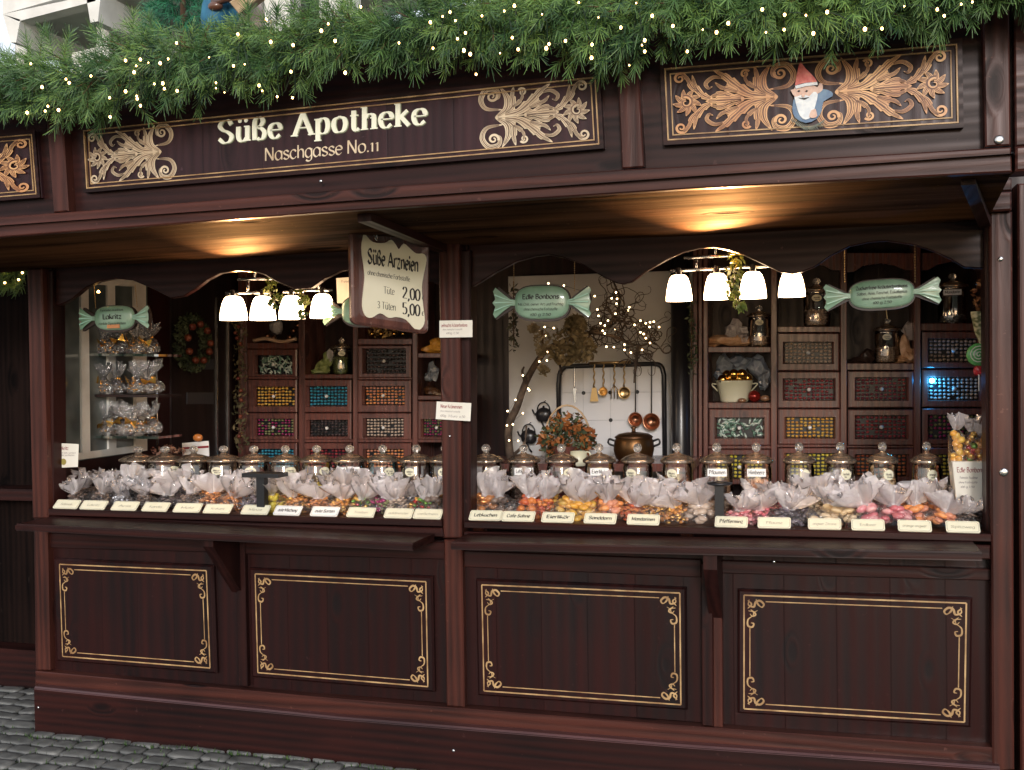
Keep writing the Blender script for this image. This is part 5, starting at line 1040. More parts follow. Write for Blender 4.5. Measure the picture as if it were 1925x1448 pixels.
# ------------------------------------------------------------------ paper notes on posts
def note(label, px, y, lines, seal=None, par=None):
    t = thing('paper_note', label, 'note', at(px[0][0], px[0][1], y)); m_ = MB(); m_.pq(px, y, .002); m_.build('sheet', PAPER, t); F = quadF(px, y); m_ = MB()
    A = (F(1, 1)-F(0, 1)).length/(F(0, 1)-F(0, 0)).length
    for s, u0, u1, v, ch, mi in lines: text(m_, s, lambda a, b, w_: F(u0+a, v+b, w_), (u1-u0)/twidth(s), ch/7.5, nib=1.1 if mi else .7, tip=.3, ang=40, hard=True, m=1 if mi else 0)
    m_.build('print', [mat('note_grey_ink', (.25, .2, .2)), REDINK], t)
    if seal: m_ = MB(); c = F(*seal); r = (F(1, 1)-F(0, 1)).length*.11; m_.prism([c+Vector((r*math.cos(k*math.pi/6), -.001, r*math.sin(k*math.pi/6))) for k in range(12)], (0, .001, 0)); m_.build('seal', cm('gold_seal', (.35, .28, .08)), t)
note('upper white paper note with red heading pinned to the middle post', [(826, 603), (888, 602), (888, 634), (826, 635)], -.02, [('Weihnachts Kr\u00e4uterbonbons', .06, .85, .62, .2, 1), ('ohne chemische Farbstoffe', .1, .7, .42, .1, 0), ('100g 2,50', .2, .6, .2, .12, 0)])
note('lower white paper note with red heading pinned to the middle post', [(821, 755), (886, 758), (884, 792), (819, 788)], -.02, [('Neue Kr\u00e4mereien', .12, .75, .66, .2, 1), ('ohne chemische Farbstoffe', .12, .7, .44, .09, 0), ('100g  3 Euro  7.50', .12, .85, .16, .13, 0)])
note('cream paper note reading Lakritz with a gold seal beside the left end post', [(101, 833), (148, 835), (146, 878), (102, 880)], .09, [('Lakritz', .22, .6, .74, .14, 1), ('aus aller Welt, sortiert', .05, .9, .58, .07, 0), ('viele Sorten zum Mischen', .05, .85, .48, .07, 0)], (.4, .24))
note('paper sheet hanging behind the price board above the half hidden candy sign', [(632, 523), (662, 521), (662, 570), (634, 570)], .5, [('Preise', .3, .8, .8, .1, 0)])
# ------------------------------------------------------------------ lattice window and glass rack, left
def atX(px, py, X):
    d = _f + _r*((px-PW/2)/FPX) - _u*((py-PH/2)/FPX); return CAMP+d*((X-CAMP.x)/d.x)
XWI = XL+.045
t = thing('lattice_window', 'white painted lattice window frame behind the rack in the left bay', 'window', atX(190, 700, XWI))
m_ = MB(); m_.prism([atX(*p, XWI-.012) for p in ((92, 500), (277, 500), (277, 848), (92, 875))], (-.006, 0, 0)); m_.build('pane', vary(mat('dull_glass', rough=.12), (.05, .06, .06), (.16, .18, .17), 4, 2), t)
for px in ([(98, 500), (118, 500), (120, 965), (101, 965)], [(152, 500), (166, 500), (170, 858), (155, 860)], [(202, 500), (216, 500), (219, 852), (205, 853)], [(252, 500), (274, 500), (277, 843), (255, 846)], [(118, 856), (277, 835), (277, 847), (118, 869)], [(166, 520), (252, 527), (252, 539), (166, 534)]):
    m_ = MB(); m_.prism([atX(*p, XWI+(.002 if px[0][0] in (118, 166) else 0)) for p in px], (-.03, 0, 0)); m_.build('frame_bar', WHITEP, t)
t = thing('glass_rack', 'three tier glass shelf rack holding bags of liquorice before the white lattice', 'shelf', at(200, 740, .5)); GE = thin('green_glass_edge', (.6, .8, .75), .25, .03, diff=.3, dcol=(.05, .12, .11)); DKW = WD
for i, (yy, mt) in enumerate(((664, GE), (741, DKW), (819, GE))):
    A = at(112, yy, .42); B = at(298, yy+2, .42); m_ = MB(); m_.prism([A, B, B+Vector((0, 0, -.012)), A+Vector((0, 0, -.012))], (0, .2, 0)); m_.build('shelf', mt, t)
m_ = MB(); A = at(294, 640, .6); m_.tube([A, at(296, 850, .6)], .005); m_.tube([at(121, 640, .6), at(123, 850, .6)], .005); m_.build('upright', METAL, t)
GF = [cm('gold_bow_foil', (.9, .52, .12), r=.2, met=1)]
tiers = ['top', 'middle', 'bottom']
BOWM = MB()
for k in range(2):
    r_ = .02
    for sg in (-1, 1): BOWM.add([(0, 0, 0), (sg*r_, -.004, .01+k*.004), (sg*r_*.9, -.006, -.012), (0, -.004, -.004)], [(0, 1, 2, 3)])
o_ = BOWM.build('gold_bow', GF); bowme = o_.data; bpy.data.objects.remove(o_)
for ti, yy in enumerate((664, 741, 819)):
    for k in range(6):
        px = 137+k*29+U(-4, 4); c = at(px, yy, .49+.06*(k % 2)); c.z = at(px, yy, .42).z+.001
        b = bag(px, .5, 'rack', 'x', '%s liquorice bag from the left on the %s shelf of the glass rack' % (ordn[k], tiers[ti]), .92, 0, 'liquorice bags with gold bows on the glass rack', c, (U(-.08, .08), U(-.15, .15)), None, 1.05)
        for ch in b.children:
            if ch.name.startswith('film'): [(setattr(q_, 'link', 'OBJECT'), setattr(q_, 'material', FILMR)) for q_ in ch.material_slots]
        o = child('gold_bow', bowme, b); o.location = (U(-.015, .015), -.048, .066+U(-.01, .01)); o.rotation_euler = (U(-.5, .5), U(-.8, .8), U(-.8, .8)); o.scale = (1.7,)*3
# ------------------------------------------------------------------ wreath, dried garland, doors at the left
DRY = vary(mat('dried_leaves', rough=.8), (.05, .05, .02), (.2, .15, .07), 12); BERRY = vary(mat('berries', rough=.5), (.13, .02, .012), (.2, .05, .02), 20); GRN = vary(mat('dull_green_leaf', rough=.7), (.025, .04, .018), (.09, .11, .05), 10)
XSW = XL+.04
wc = atX(362, 645, XSW+.05)
t = thing('wreath', 'dried green wreath with red apples hanging on the dark left side wall', 'wreath', wc); m_ = MB(); m2_ = MB(); WR = .135
for i in range(26):
    a = 2*math.pi*i/26; leafcloud(m_, wc+Vector((0, WR*math.cos(a), WR*math.sin(a)*.95)), (.035, .05, .05), 34, .016)
    if i % 3 == 0: m2_.ball(wc+Vector((.045, WR*.85*math.cos(a), WR*.8*math.sin(a))), .021, 0, 1)
m_.build('foliage', GRN, t); m2_.build('berries', BERRY, t)
def hang(name, label, cat, p0, p1, r, mt, n=90, s=.018, extra=None):
    t = thing(name, label, cat, p0); m_ = MB(); N = 9
    for i in range(N): leafcloud(m_, p0.lerp(p1, i/(N-1))+Vector((U(-.01, .01), 0, 0)), (r, r*.7, .06), n//N, s)
    m_.build('foliage', mt, t); m_ = MB(); m_.tube([p0+Vector((0, 0, .05)), p1], .004, 0, 5); m_.build('stem', TWIG, t)
    if extra: m_ = MB(); [m_.ball(p0.lerp(p1, U(0, 1))+Vector((U(0, .05), -.05, 0)), .014, 0, 0) for i in range(9)]; m_.build('berries', extra, t)
    return t
hang('dried_garland', 'long dried garland with red berries hanging left of the drawer cabinet', 'garland', at(450, 600, 1.62), at(452, 835, 1.62), .05, DRY, 260, .018, BERRY)
t = thing('wall_cupboard', 'dark cupboard door with thin bright strips as edge highlights on the left side wall', 'cupboard', atX(385, 760, XSW)); m_ = MB(); m_.prism([atX(*p, XSW) for p in ((322, 520), (436, 520), (436, 860), (322, 880))], (-.015, 0, 0)); m_.build('door', WD, t)
for px in (407, 428): m_ = MB(); m_.prism([atX(*p, XSW+.006) for p in ((px, 560), (px+2.4, 560), (px+3.5, 868), (px+1, 868))], (-.006, 0, 0)); m_.build('edge_highlight_strip', METAL, t)  # steel strips added to stand for the highlights along the door edges
for y0_, y1_ in ((738, 760), (675, 695)): m_ = MB(); m_.prism([atX(*p, XSW+.006) for p in ((352, y0_), (402, y0_), (402, y1_), (352, y1_))], (-.006, 0, 0)); m_.build('panel', cm('slate_panel', (.05, .05, .06)), t)
# ------------------------------------------------------------------ hearth wall
YH = 1.92
PLAS = vary(mat('plaster', rough=.8), (.5, .49, .48), (.62, .61, .6), 2.5); TILE = vary(mat('white_tile', rough=.25), (.62, .62, .64), (.68, .68, .7), 3)
t = thing('hearth_wall', 'pale plastered hearth wall standing between the posts of the right bay', 'wall', at(1120, 700, YH)); m_ = MB(); m_.pq([(955, 520), (1303, 508), (1303, 960), (958, 960)], YH, .05, 0, .004); m_.build('plaster', PLAS, t)
t = thing('stove_surround', 'white tiled stove back with black rounded iron frame on the pale wall', 'stove', at(1150, 780, YH-.05))
m_ = MB(); m_.pq([(1056, 692), (1243, 688), (1247, 960), (1058, 960)], YH-.012, .01); m_.build('tiles', TILE, t)
m_ = MB()
for pts in ([(1054, 739), (1245, 737)], [(1054, 791), (1246, 789)], [(1054, 843), (1246, 841)], [(1096, 690), (1098, 960)], [(1147, 690), (1149, 960)], [(1198, 690), (1200, 960)]): m_.tube([at(*pts[0], YH-.0125), at(*pts[1], YH-.0125)], .0013, 0, 4)
m_.build('grout', cm('grout_grey', (.4, .4, .42)), t)
for px, py in ((1097, 739), (1147, 738), (1198, 737), (1148, 790), (1199, 842), (1098, 843)): m_ = MB(); c = at(px, py, YH-.016); m_.prism([c+Vector((.012*math.cos(R(45*k)), 0, .012*math.sin(R(45*k)))) for k in range(8)], (0, .002, 0)); m_.build('tile_dot', BLACK, t)
m_ = MB(); m_.tube([at(*p, YH-.025) for p in [(1052, 950)]+[(p.x, p.y) for p in crs([(1050, 720), (1053, 700), (1064, 689)], 4)]+[(p.x, p.y) for p in crs([(1228, 684), (1242, 688), (1248, 704)], 4)]+[(1251, 950)]], .014, 0, 8); m_.build('iron_frame', IRON, t)
t = thing('stove_pipe', 'glossy black stove pipe rising beside the pale hearth wall', 'pipe', at(1281, 700, 1.75)); m_ = MB(); m_.tube([at(1278, 470, 1.75), at(1280, 870, 1.75), at(1281, 1000, 1.75)], .052, 0, 24); m_.build('pipe', IRON, t); m_ = MB(); m_.tube([at(1278.5, 560, 1.75), at(1278.5, 572, 1.75)], .057, 0, 24); m_.build('collar', IRON, t)
yu = YH-.05
t = thing('utensil_rail', 'short brass rail carrying the hanging kitchen utensils', 'rail', at(1146, 684, yu)); m_ = MB(); m_.tube([at(1108, 683, yu), at(1186, 681, yu)], .008, 0, 8); m_.build('rail', BRASS, t); m_ = MB(); [m_.tube([at(x, 682, yu), at(x, 682, yu+.04)], .004) for x in (1112, 1182)]; m_.build('bracket', BRASS, t)
def uten(name, label, px, y0, y1, mt, head, r=.0, tw=True):
    t = thing(name, label, 'utensil', at(px, y0, yu-.012), 'kitchen utensils hanging at the hearth'); m_ = MB(); N = 12; P = [at(px+(1.2*math.sin(i*1.6) if tw else 0), lerp(y0, y1, i/N), yu-.014) for i in range(N+1)]
    m_.tube(P, [.0042 if (i % 2 or not tw) else .0058 for i in range(N+1)], 0, 6); m_.build('handle', mt, t); m_ = MB(); c = at(px, y1, yu-.016)
    if head == 'spatula': m_.pq([(px-4, y1), (px+4, y1), (px+8, y1+26), (px-8, y1+26)], yu-.018, .003)
    elif head == 'fork':
        for dx in (-6, 0, 6): m_.tube([at(px, y1-3, yu-.016), at(px+dx, y1+4, yu-.016), at(px+dx, y1+22, yu-.016)], .003)
    elif head == 'blade': m_.pq([(px-3, y1), (px+3, y1), (px+2, y1+26), (px, y1+30)], yu-.018, .003)
    else:
        c = at(px, y1+r*300/1, yu-.016); prof = [(r, 0), (r*.98, -.004), (r*.8, .018), (r*.45, .032), (.0001, .036)]
        m_.lathe(prof, (0, 0, 0), 20); m_.v = [c+Vector((p.x, -.012+p.z if head == 'cup' else p.z*.3, p.y)) for p in m_.v]
    m_.build('head', mt, t)
uten('spatula', 'brass spatula, leftmost on the short rail', 1117, 684, 729, BRASS, 'spatula'); uten('ladle', 'small brass ladle, second on the short rail', 1134.5, 684, 728, BRASS, 'cup', .027); uten('fork', 'brass roasting fork, third on the short rail', 1155, 684, 728, BRASS, 'fork'); uten('skimmer', 'round brass skimmer, rightmost on the short rail', 1173.5, 684, 728, BRASS, 'disc', .036)
uten('ladle', 'dark handled copper ladle with shadowed bowl, left of the pair', 1195, 680, 776, IRON, 'cup', .042, False); uten('ladle', 'shiny copper ladle, rightmost beside the iron frame', 1225, 682, 778, IRON, 'cup', .05, False); uten('sharpening_steel', 'long grey steel hanging at the left of the iron frame', 1080, 690, 730, METAL, 'blade', 0, False)
for o in bpy.data.objects:
    if o.name.startswith('head') and o.parent and 'copper' in o.parent.get('label', ''): o.data.materials[0] = COPPER
# shelf under the hearth things, pot, plant, mug, kettles
YS = 1.45
t = thing('work_table', 'dark wooden work table behind the right counter', 'table', at(1120, 900, YS)); A = at(890, 872, YS-.2); B = at(1300, 872, YS-.2); m_ = MB(); m_.prism([A, B, B+Vector((0, 0, -.04)), A+Vector((0, 0, -.04))], (0, .5, 0)); m_.build('tabletop', WC, t)
for px in (900, 1290):
    for yy in (YS-.18, YS+.24): a_ = at(px, 880, yy); m_ = MB(); m_.box((a_.x-.03, yy-.02, .15), (a_.x+.03, yy+.04, A.z-.04)); m_.build('leg', WC, t)
zt = A.z+.001
def on(px, y=YS): v = at(px, 870, y); v.z = zt; return v
t = thing('copper_pot', 'round dark copper pot with lid and side handles before the stove', 'pot', on(1192)); m_ = MB(); c = on(1192); m_.lathe([(.09, 0), (.12, .02), (.135, .07), (.13, .12), (.118, .14)], c, 28); m_.build('pot_body', mat('aged_copper', (.13, .065, .025), .35, .85), t)
m_ = MB(); m_.lathe([(.124, .138), (.128, .146), (.1, .162), (.05, .17), (.015, .172), (.012, .188), (.022, .2), (.001, .208)], c, 28); m_.build('lid', mat('aged_copper_lid', (.1, .05, .025), .4, .85), t)
for sg in (-1, 1): m_ = MB(); m_.tube(crs([c+Vector((sg*.125, 0, .12)), c+Vector((sg*.165, 0, .13)), c+Vector((sg*.17, 0, .105)), c+Vector((sg*.13, 0, .09))], 4), .007, 0, 6); m_.build('handle', IRON, t)
t.scale = (.8, .8, .92)
t = thing('flower_basket', 'bushy basket of green and orange autumn leaves with arched handle', 'plant', on(1066)); c = on(1066, 1.5); m_ = MB(); leafcloud(m_, c+Vector((0, 0, .11)), (.17, .1, .11), 700, .024, 0, 1, 2)
leafcloud(m_, c+Vector((0, 0, .2)), (.1, .08, .07), 160, .022, 0, 1, 2); m_.build('foliage', [GRN, vary(mat('autumn_leaf', rough=.6), (.22, .06, .015), (.4, .16, .04), 9)], t)
m_ = MB(); m_.lathe([(.06, 0), (.08, .04), (.09, .08)], c, 18); m_.build('basket', WC, t); m_ = MB(); m_.tube([c+Vector((.13*math.cos(a), .02, .1+.2*math.sin(a))) for a in [math.pi*i/14 for i in range(15)]], .006, 0, 6); m_.build('handle', TANW, t)
tm_ = t = thing('mug', 'cream enamel mug with ring handle behind the counter jars', 'mug', on(1088, 1.2)); c = on(1088, 1.2)+Vector((0, 0, .0)); m_ = MB(); m_.lathe([(.0001, .0), (.05, 0), (.055, .03), (.056, .095), (.052, .095), (.05, .01)], c, 20); m_.build('cup', CREAMP, t); m_ = MB(); m_.tube([c+Vector((.06+.026*math.cos(a), -.01, .06+.034*math.sin(a))) for a in [2*math.pi*i/14 for i in range(15)]], .005, 0, 6); m_.build('handle', CREAMP, t); t.scale = (.78,)*3
for px, py, lb in ((1022, 778, 'upper black kettle silhouette hanging on the pale wall'), (994, 819, 'lower black kettle silhouette hanging on the pale wall')):
    t = thing('kettle', lb, 'kettle', at(px, py, YH-.04), 'black kettles hung on the pale wall'); m_ = MB(); c = at(px, py, YH-.05); m_.lathe([(.032, -.045), (.045, -.03), (.05, 0), (.04, .022), (.02, .034), (.006, .037), (.007, .045), (.001, .048)], c, 18, sy=.6); m_.build('kettle_body', IRON, t)
    m_ = MB(); m_.tube([c+Vector((-.04, 0, -.01)), c+Vector((-.06, 0, .005)), c+Vector((-.068, 0, .025))], [.009, .006, .005]); m_.build('spout', IRON, t); m_ = MB(); m_.tube([c+Vector((.038*math.cos(a), 0, .022+.045*math.sin(a))) for a in [math.pi*i/10 for i in range(11)]], .004); m_.build('handle', IRON, t)
    m_ = MB(); m_.tube([c+Vector((0, .0, .067)), c+Vector((0, .05, .075))], .003); m_.build('hook', IRON, t); m_ = MB(); m_.tube([c+Vector((-.02, .01, -.04)), c+Vector((0, .01, -.08)), c+Vector((.015, .01, -.1))], .006); m_.build('ribbon', IRON, t)
# ------------------------------------------------------------------ the branch with lights
BARK = vary(mat('bark', rough=.85), (.035, .022, .016), (.1, .07, .05), 20, bump=.4)
t = thing('branch', 'curly twisted branch decorated with tiny lights arching before the pale wall', 'branch', at(965, 840, 1.5)); yb_ = 1.5
m_ = MB(); tr_ = [(975, 905), (958, 850), (957, 800), (972, 765), (988, 720), (1010, 680), (1032, 655), (1062, 640), (1110, 625), (1145, 615)]; P = crs([at(*p, yb_+U(-.03, .03)) for p in tr_], 4)
m_.tube(P, [lerp(.026, .01, i/(len(P)-1)) for i in range(len(P))], 0, 8)
for pts in ([(960, 860), (985, 835), (990, 800)], [(1032, 655), (1050, 680), (1056, 705)], [(988, 720), (982, 700), (985, 690)], [(1110, 625), (1150, 632), (1200, 650), (1230, 640)], [(1145, 615), (1165, 570), (1150, 520)], [(1200, 650), (1195, 690), (1192, 720)]):
    P = crs([at(*p, yb_+U(-.05, .05)) for p in pts], 5); m_.tube(P, [lerp(.011, .005, i/(len(P)-1)) for i in range(len(P))], 0, 6)
m_.build('trunk', BARK, t); m_ = MB()
for k in range(58):
    px, py = rnd.choice([(1145, 615), (1165, 570), (1150, 540), (1200, 650), (1180, 600), (1120, 622), (1225, 645), (1195, 670), (1160, 600)]); q = at(px+U(-10, 10), py+U(-10, 10), yb_+U(-.08, .06)); a = U(0, 6.28); cv = U(-.5, .5); P = [q]
    for i in range(26):
        a += cv*.8; cv += U(-.6, .6); cv = max(-1.1, min(1.1, cv)); q = q+Vector((math.cos(a)*.014, U(-.004, .004), math.sin(a)*.014+.001)); P.append(q)
    m_.tube(P, [lerp(.0038, .0012, i/26) for i in range(27)], 0, 4)
m_.build('twigs', BARK, t)
t = thing('fairy_lights', 'cluster of tiny warm lights on the curly branch in the right bay', 'string lights', at(1170, 600, 1.45)); bl2 = [(1031, 533), (1060, 537), (1094, 547), (1118, 557), (1158, 550), (1150, 561), (1160, 562), (1159, 571), (1183, 578), (1181, 584), (1123, 582), (1125, 594), (1157, 590), (1143, 603), (1129, 608), (1137, 612), (1157, 619), (1133, 622), (1121, 625), (1137, 627), (1193, 611), (1204, 603), (1214, 608), (1221, 615), (1222, 606), (1229, 605), (1239, 615), (1204, 625), (1210, 628), (1214, 636), (1222, 645), (1174, 648), (1174, 658), (1140, 652), (1154, 653), (1186, 663), (1207, 658), (1024, 615), (1041, 617), (1025, 631), (1047, 646), (1029, 662), (1036, 671), (1028, 678), (1014, 680), (983, 706), (995, 734), (993, 731), (969, 752), (954, 773), (983, 777), (953, 800), (964, 798), (957, 828), (974, 829)]
m_ = MB(); P = []
B2 = glow('warm_bulb_small', (1, .66, .32), 9, False)
for px, py in bl2: c = at(px, py, 1.44+U(-.04, .04)); b_ = MB(); b_.ball(c, .0046, 0, 1); b_.build('bulb', B2, t); P.append(c+Vector((0, .012, 0)))
m_.tube(P, .0012, 0, 3); m_.build('cable', mat('thin_cable', (.02, .03, .02)), t)
def bunch(name, label, cat, blobs, y, mt, s, n):
    t = thing(name, label, cat, at(blobs[0][0], blobs[0][1], y)); m_ = MB()
    for px, py, rx, rz in blobs: leafcloud(m_, at(px, py, y), (rx, rx*.6, rz), int(n*1.8), s)
    m_.build('flower_heads', mt, t); m_ = MB(); a = blobs[0]; m_.tube([at(a[0], a[1]-20, y), at(a[0], a[1]+12, y)], .006, 0, 5); m_.build('stalks', TWIG, t)
HOP = vary(mat('dried_hops', rough=.8), (.12, .09, .04), (.3, .22, .11), 14)
bunch('dried_flowers', 'large hanging bunch of brownish dried hydrangea below the first candy sign', 'dried flowers', [(1075, 635, .1, .09), (1095, 655, .08, .08), (1060, 665, .09, .06), (1082, 610, .06, .05)], 1.36, HOP, .02, 150)
bunch('dried_hops', 'pale brown hop bunch hanging left of the larger dried bunch', 'dried flowers', [(1020, 640, .05, .05), (1003, 618, .03, .025), (1022, 695, .035, .03), (1018, 660, .03, .03)], 1.38, vary(mat('pale_hops', rough=.8), (.2, .15, .08), (.4, .32, .2), 14), .016, 55)
hang('herb_bunch', 'thin dark dried herb bunch hanging at the left edge of the pale wall', 'herbs', at(966, 545, 1.7), at(966, 650, 1.7), .03, vary(mat('dark_herb', rough=.9), (.03, .03, .02), (.1, .1, .06), 14), 90, .022)
hang('herb_bunch', 'green grey dried herb bunch hanging beside the black stove pipe', 'herbs', at(1300, 575, 1.6), at(1300, 690, 1.6), .03, GRN, 110, .016)
# ------------------------------------------------------------------ things on the back shelves
def crumple(mb, c, r, m=0, jit=.3): mb.ball(c, r, m, 1, False, jit)
def sack(name, label, cat, base, pts, mt, y, grp=None):
    t = thing(name, label, cat, at(base[0], base[1], y), grp); m_ = MB()
    for px, py, rx, rz in pts: crumple(m_, at(px, py, y), (rx, rx*.7, rz))
    m_.build('film', mt, t); return t
PEACHF = vary(mat('peach_wrapped_sweets', rough=.35), (.5, .26, .13), (.7, .45, .28), 30, bump=.5)
t = sack('sweet_bag', 'peach coloured heap of a bag in the top niche of the right cabinet', 'bag', (1370, 650), [(1370, 640, .1, .03), (1345, 645, .07, .02), (1400, 642, .05, .025)], PEACHF, YK+.1)
m_ = MB(); crumple(m_, at(1378, 622, YK+.08), (.045, .03, .06), 0, .35); crumple(m_, at(1398, 630, YK+.08), (.03, .03, .04), 0, .35); m_.build('film_top', FILM, t)
t = thing('sweet_bowl', 'cream oval enamel bowl of golden balls in the open niche', 'bowl', at(1381, 757, YK+.1)); c = at(1381, 756, YK+.1); m_ = MB(); m_.lathe([(.0001, 0), (.07, 0), (.078, .01), (.1, .115), (.104, .12), (.096, .118), (.07, .02)], c, 28, sy=.7); m_.build('bowl', CREAMP, t)
for sg in (-1, 1): m_ = MB(); m_.tube(crs([c+Vector((sg*.095, 0, .1)), c+Vector((sg*.125, 0, .1)), c+Vector((sg*.09, 0, .06))], 4), .004, 0, 5); m_.build('handle', CREAMP, t)
for dx, dz in ((-.06, .125), (-.02, .135), (.03, .13), (.07, .132), (0, .155), (-.04, .15), (.045, .155)): m_ = MB(); m_.ball(c+Vector((dx, U(-.03, .02), dz)), .03, 0, 1); m_.build('gold_ball', GF[0], t)
t = sack('plastic_wrap', 'bluish crumpled plastic wrap behind the golden balls', 'wrapping', (1381, 700), [(1362, 688, .05, .06), (1392, 684, .06, .05), (1425, 690, .05, .06), (1437, 712, .04, .07), (1358, 705, .04, .05)], FILMB, YK+.17)
t = thing('glass_bauble', 'small dark red bauble and nuts lying beside the cream bowl', 'bauble', at(1418, 750, YK+.05)); m_ = MB(); m_.ball(at(1418, 745, YK+.05), .035, 0, 1); m_.build('bauble', mat('red_glass', (.25, .02, .015), .1, .5), t); m_ = MB(); m_.ball(at(1438, 749, YK+.05), (.028, .02, .018), 0, 1); m_.ball(at(1395, 753, YK+.02), (.025, .02, .014), 0, 1); m_.build('nuts', cm('nut_brown', (.25, .13, .07)), t)
t = sack('sweet_bag', 'peach bag leaning beside the tall jar in the arched niche', 'bag', (1705, 680), [(1702, 655, .03, .07), (1708, 670, .035, .04), (1694, 676, .04, .02)], PEACHF, YK+.08); m_ = MB(); crumple(m_, at(1708, 622, YK+.08), (.03, .02, .05), 0, .35); m_.build('film_top', FILM, t)
sack('sweet_bag', 'small dark bag at the left of the arched niche', 'bag', (1615, 680), [(1612, 678, .05, .02), (1630, 670, .04, .035)], cm('dark_bag', (.05, .03, .025)), YK+.1)
t = sack('sweet_bag', 'olive green pointed bag leaning on the jar of herb sweets', 'bag', (606, 700), [(606, 690, .05, .04), (616, 675, .03, .05), (600, 698, .06, .02)], CD['olive'][0], YK+.06); m_ = MB(); crumple(m_, at(620, 668, YK+.05), (.02, .02, .04), 0, .3); m_.build('film_top', FILM, t)
t = sack('sweet_bag', 'golden yellow bag lying on the shelf beside the middle post', 'bag', (812, 662), [(812, 657, .07, .025), (822, 648, .05, .04)], CD['amber'][0], YK+.05)
sack('plastic_wrap', 'small pale blue plastic bag in the niche beside the middle post', 'wrapping', (812, 710), [(814, 700, .035, .055), (808, 708, .03, .03)], FILMB, YK+.08)
sack('sweet_bag', 'dark brown bag in the niche beside the middle post', 'bag', (815, 742), [(812, 735, .05, .03), (822, 742, .04, .02)], cm('brown_bag', (.1, .045, .02)), YK+.08)
t = thing('sweet_display', 'glass globe and copper baubles on top of the left cabinet drawers', 'display', at(520, 640, YK+.1)); m_ = MB(); crumple(m_, at(520, 615, YK+.1), (.045, .04, .05), 0, .12); m_.build('globe', FILM, t); m_ = MB(); [m_.ball(at(px, py, YK+.06), .02, 0, 1) for px, py in ((503, 632), (514, 636), (545, 634), (552, 622), (560, 612))]; m_.build('baubles', COPPER, t); m_ = MB(); m_.tube(crs([at(477, 641, YK+.04), at(500, 637, YK+.03), (at(530, 643, YK+.04)), at(558, 637, YK+.04)], 4), .012, 0, 6); m_.build('ribbon', cm('beige_ribbon', (.5, .33, .22)), t)
t = thing('sweet_display', 'golden leaves and foil sweets on the third column top of the left cabinet', 'display', at(715, 634, YK+.1)); m_ = MB(); leafcloud(m_, at(720, 622, YK+.1), (.12, .06, .04), 90, .02); m_.build('gold_leaves', vary(mat('gold_leaf', rough=.4), (.25, .13, .04), (.6, .4, .15), 14), t); m_ = MB(); [m_.ball(at(px, 628, YK+.05), .016, 0, 1) for px in (700, 716, 741, 758)]; m_.build('foil_sweets', GF[0], t)
# ------------------------------------------------------------------ stands, right hand display, neighbour garland
t = thing('t_stand', 'black T shaped stand between the bags in the left bay', 'stand', at(492, 955, .03)); m_ = MB(); c = at(492, 958, .03); zt_ = at(492, 897, .03).z; m_.box((c.x-.019, .02, zc(c.x)), (c.x+.019, .055, zt_)); m_.build('post', BLACK, t); m_ = MB(); a, b = at(459, 897, .02), at(527, 897, .02); m_.box((a.x, .0, zt_), (b.x, .09, zt_+.018)); m_.build('crossbar', BLACK, t)
t = thing('jar_stand', 'dark post with a round plate carrying the jar of plums', 'stand', at(1353, 965, .05)); c = at(1353, 965, .06); z1 = at(1353, 912, .06).z; m_ = MB(); m_.box((c.x-.017, .045, zc(c.x)), (c.x+.017, .08, z1)); m_.build('post', BLACK, t); m_ = MB(); m_.lathe([(.0001, z1), (.045, z1), (.05, z1+.008), (.0001, z1+.014)], (c.x, .07, 0), 20); m_.build('plate', BLACK, t)
t = thing('gift_box', 'cream card box with red lettering Edle Bonbons at the right counter end', 'box', at(1825, 950, .2)); m_ = MB(); m_.pq([(1790, 868), (1851, 868), (1846, 945), (1798, 945)], .17, .13, 0, .003); m_.build('box', PAPER, t); F = quadF([(1790, 868), (1851, 868), (1846, 945), (1798, 945)], .17); m_ = MB()
for s, u0, u1, v, ch, mi in (('Edle Bonbons', .12, 1.0, .74, .12, 1), ('Feinste Auslese', .2, .8, .58, .06, 0), ('ohne Farbstoffe', .15, .8, .47, .05, 0), ('100 g 3,50', .2, .7, .36, .05, 0)): text(m_, s, lambda a, b, w_: F(u0+a, v+b, w_), (u1-u0)/twidth(s), ch/7.5, nib=1.0, tip=.3, ang=40, hard=True, m=mi)
m_.build('print', [mat('box_grey_ink', (.25, .2, .2)), REDINK], t)
for i, (px, py, kd, lb) in enumerate(((1800, 868, 'amber', 'tall narrow bag of amber sweets standing left in the gift box'), (1826, 866, 'mixed', 'tall narrow bag of red and green foil sweets in the gift box'), (1846, 868, 'gold', 'tall narrow bag of gold sweets right in the gift box'))):
    t = thing('sweet_bag', lb, 'bag', at(px, py, .23), 'tall bags in the gift box'); c = at(px, py+10, .22); h_ = (at(px, py-90+i*8, .22)-c).length; m_ = MB(); [m_.ball(c+Vector((U(-.016, .016), U(-.015, .01), .01+h_*.62*k/16)), .014, rnd.randrange(len(CD[kd])), 1) for k in range(16)]; m_.build('sweets', CD[kd], t)
    m_ = MB(); n = 12; V = []
    for k, (r, z) in enumerate(((.026, 0), (.03, .3), (.027, .6), (.012, .7), (.03, .82), (.045, 1.0))): V += [c+Vector(((r+(U(-.006, .006)))*math.cos(2*math.pi*j/n)*(1 if k < 4 or j % 2 else .5), -.0+(r*math.sin(2*math.pi*j/n)), h_*z+(U(-.012, .012) if k > 3 else 0))) for j in range(n)]
    m_.add(V, [(k*n+j, k*n+(j+1) % n, (k+1)*n+(j+1) % n, (k+1)*n+j) for k in range(5) for j in range(n)], 0)
    for q_ in range(len(m_.f)): m_.m[q_] = 1 if q_ < 3*n else 0
    m_.build('film', [FILM, FILMC], t)
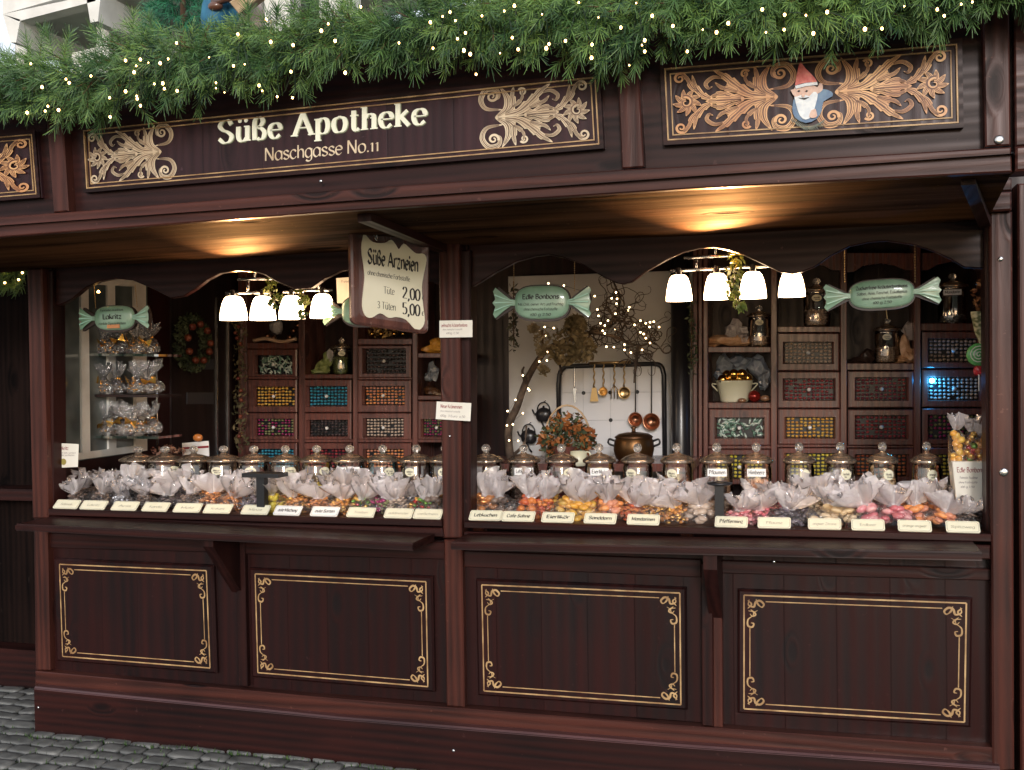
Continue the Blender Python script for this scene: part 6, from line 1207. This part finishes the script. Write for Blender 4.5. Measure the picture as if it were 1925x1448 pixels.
t = thing('lollipop', 'round green spiral lollipop hanging at the right frame edge', 'lollipop', at(1838, 668, .3)); c = at(1840, 667, .3); m_ = MB(); m_.lathe([(.0001, -.008), (.04, -.006), (.045, 0), (.04, .006), (.0001, .008)], (0, 0, 0), 24); m_.v = [c+Vector((p.x, p.z, p.y)) for p in m_.v]; m_.build('candy', cm('lolly_green', (.12, .4, .12), r=.2), t)
m_ = MB(); ribbon(m_, [Vector((.036*(1-i/40)*math.cos(i*.5), .036*(1-i/40)*math.sin(i*.5))) for i in range(40)], [.004]*40, lambda u, v, w_: c+Vector((u, -.008-w_, v)), 0, .001); m_.build('spiral', cm('lolly_white', (.75, .78, .65)), t); m_ = MB(); m_.tube([c+Vector((0, 0, -.04)), c+Vector((0, 0, -.14))], .003); m_.build('stick', CARDW, t); m_ = MB(); crumple(m_, c+Vector((0, 0, -.06)), (.018, .014, .02), 0, .3); m_.build('bow', cm('red_bow', (.5, .03, .04)), t)
t = thing('paper_cone', 'olive and cream striped sweet cone hanging above the lollipop', 'cone', at(1842, 600, .3)); c = at(1843, 635, .3); m_ = MB(); m_.lathe([(.001, -.03), (.02, .02), (.034, .09), (.034, .1)], c, 16); m_.build('cone', vary(mat('striped_paper', rough=.5), (.1, .11, .03), (.55, .5, .3), 60, 0, stretch=(1, 1, 1.5)), t); m_ = MB(); leafcloud(m_, c+Vector((0, 0, .16)), (.03, .02, .07), 50, .016); m_.build('bronze_leaves', vary(mat('bronze_leaf', rough=.3), (.2, .06, .03), (.5, .25, .1), 14), t)
t = thing('fir_garland', 'short dim fir garland with lights on the neighbouring stall at the left edge', 'garland', at(25, 520, .3)); m_ = MB()
for i in range(60): sprig(m_, at(-60+110*(i/60)+U(-6, 6), 522+U(-22, 20), .35+U(-.05, .05)), Vector((U(-1, 1), -.7, U(-1, .6))), .07, 26, .04)
m_.build('fir_needles', [NEED, NEED2, TWIG], t)
for p in ((9, 532), (35, 526), (42, 513), (10, 508)): m_ = MB(); m_.ball(at(*p, .24), .0055, 0, 1); m_.build('bulb', BULB, t)
t = thing('sweet_tray', 'shallow tray of reddish potpourri behind the jars in the left bay', 'tray', at(310, 850, .9)); m_ = MB(); leafcloud(m_, at(310, 848, .9), (.13, .06, .03), 120, .016); m_.build('potpourri', vary(mat('potpourri', rough=.6), (.2, .06, .05), (.5, .3, .22), 14), t); m_ = MB(); m_.pq([(280, 856), (342, 858), (340, 885), (282, 885)], .85, .12, 0, .004); m_.build('tray', WC, t)
t = thing('paper_sign', 'small white and red card propped behind the jars, left bay', 'sign', at(368, 848, .95)); m_ = MB(); m_.pq([(342, 833), (392, 829), (393, 858), (343, 858)], .95, .004); m_.build('sheet', CARDW, t); m_ = MB(); m_.pq([(343, 841), (392, 838), (392, 842), (343, 845)], .948, .001); m_.build('stripe', REDINK, t); m_ = MB(); m_.ball(at(372, 823, .93), (.03, .02, .022), 0, 1); m_.build('orange_ornament', cm('orange_paint', (.5, .17, .04)), t)
# the three light spots that hang between arch and neighbours
m_ = MB(); m_.lathe([(.0001, 0), (.006, .001), (.0065, .006), (.004, .012), (.0001, .013)], at(185, 551, .16), 10); tag(m_.build('fairy_light_bulb', BULB, o=at(185, 551, .16)), 'single warm light bulb above the Lakritz candy sign', 'light bulb')
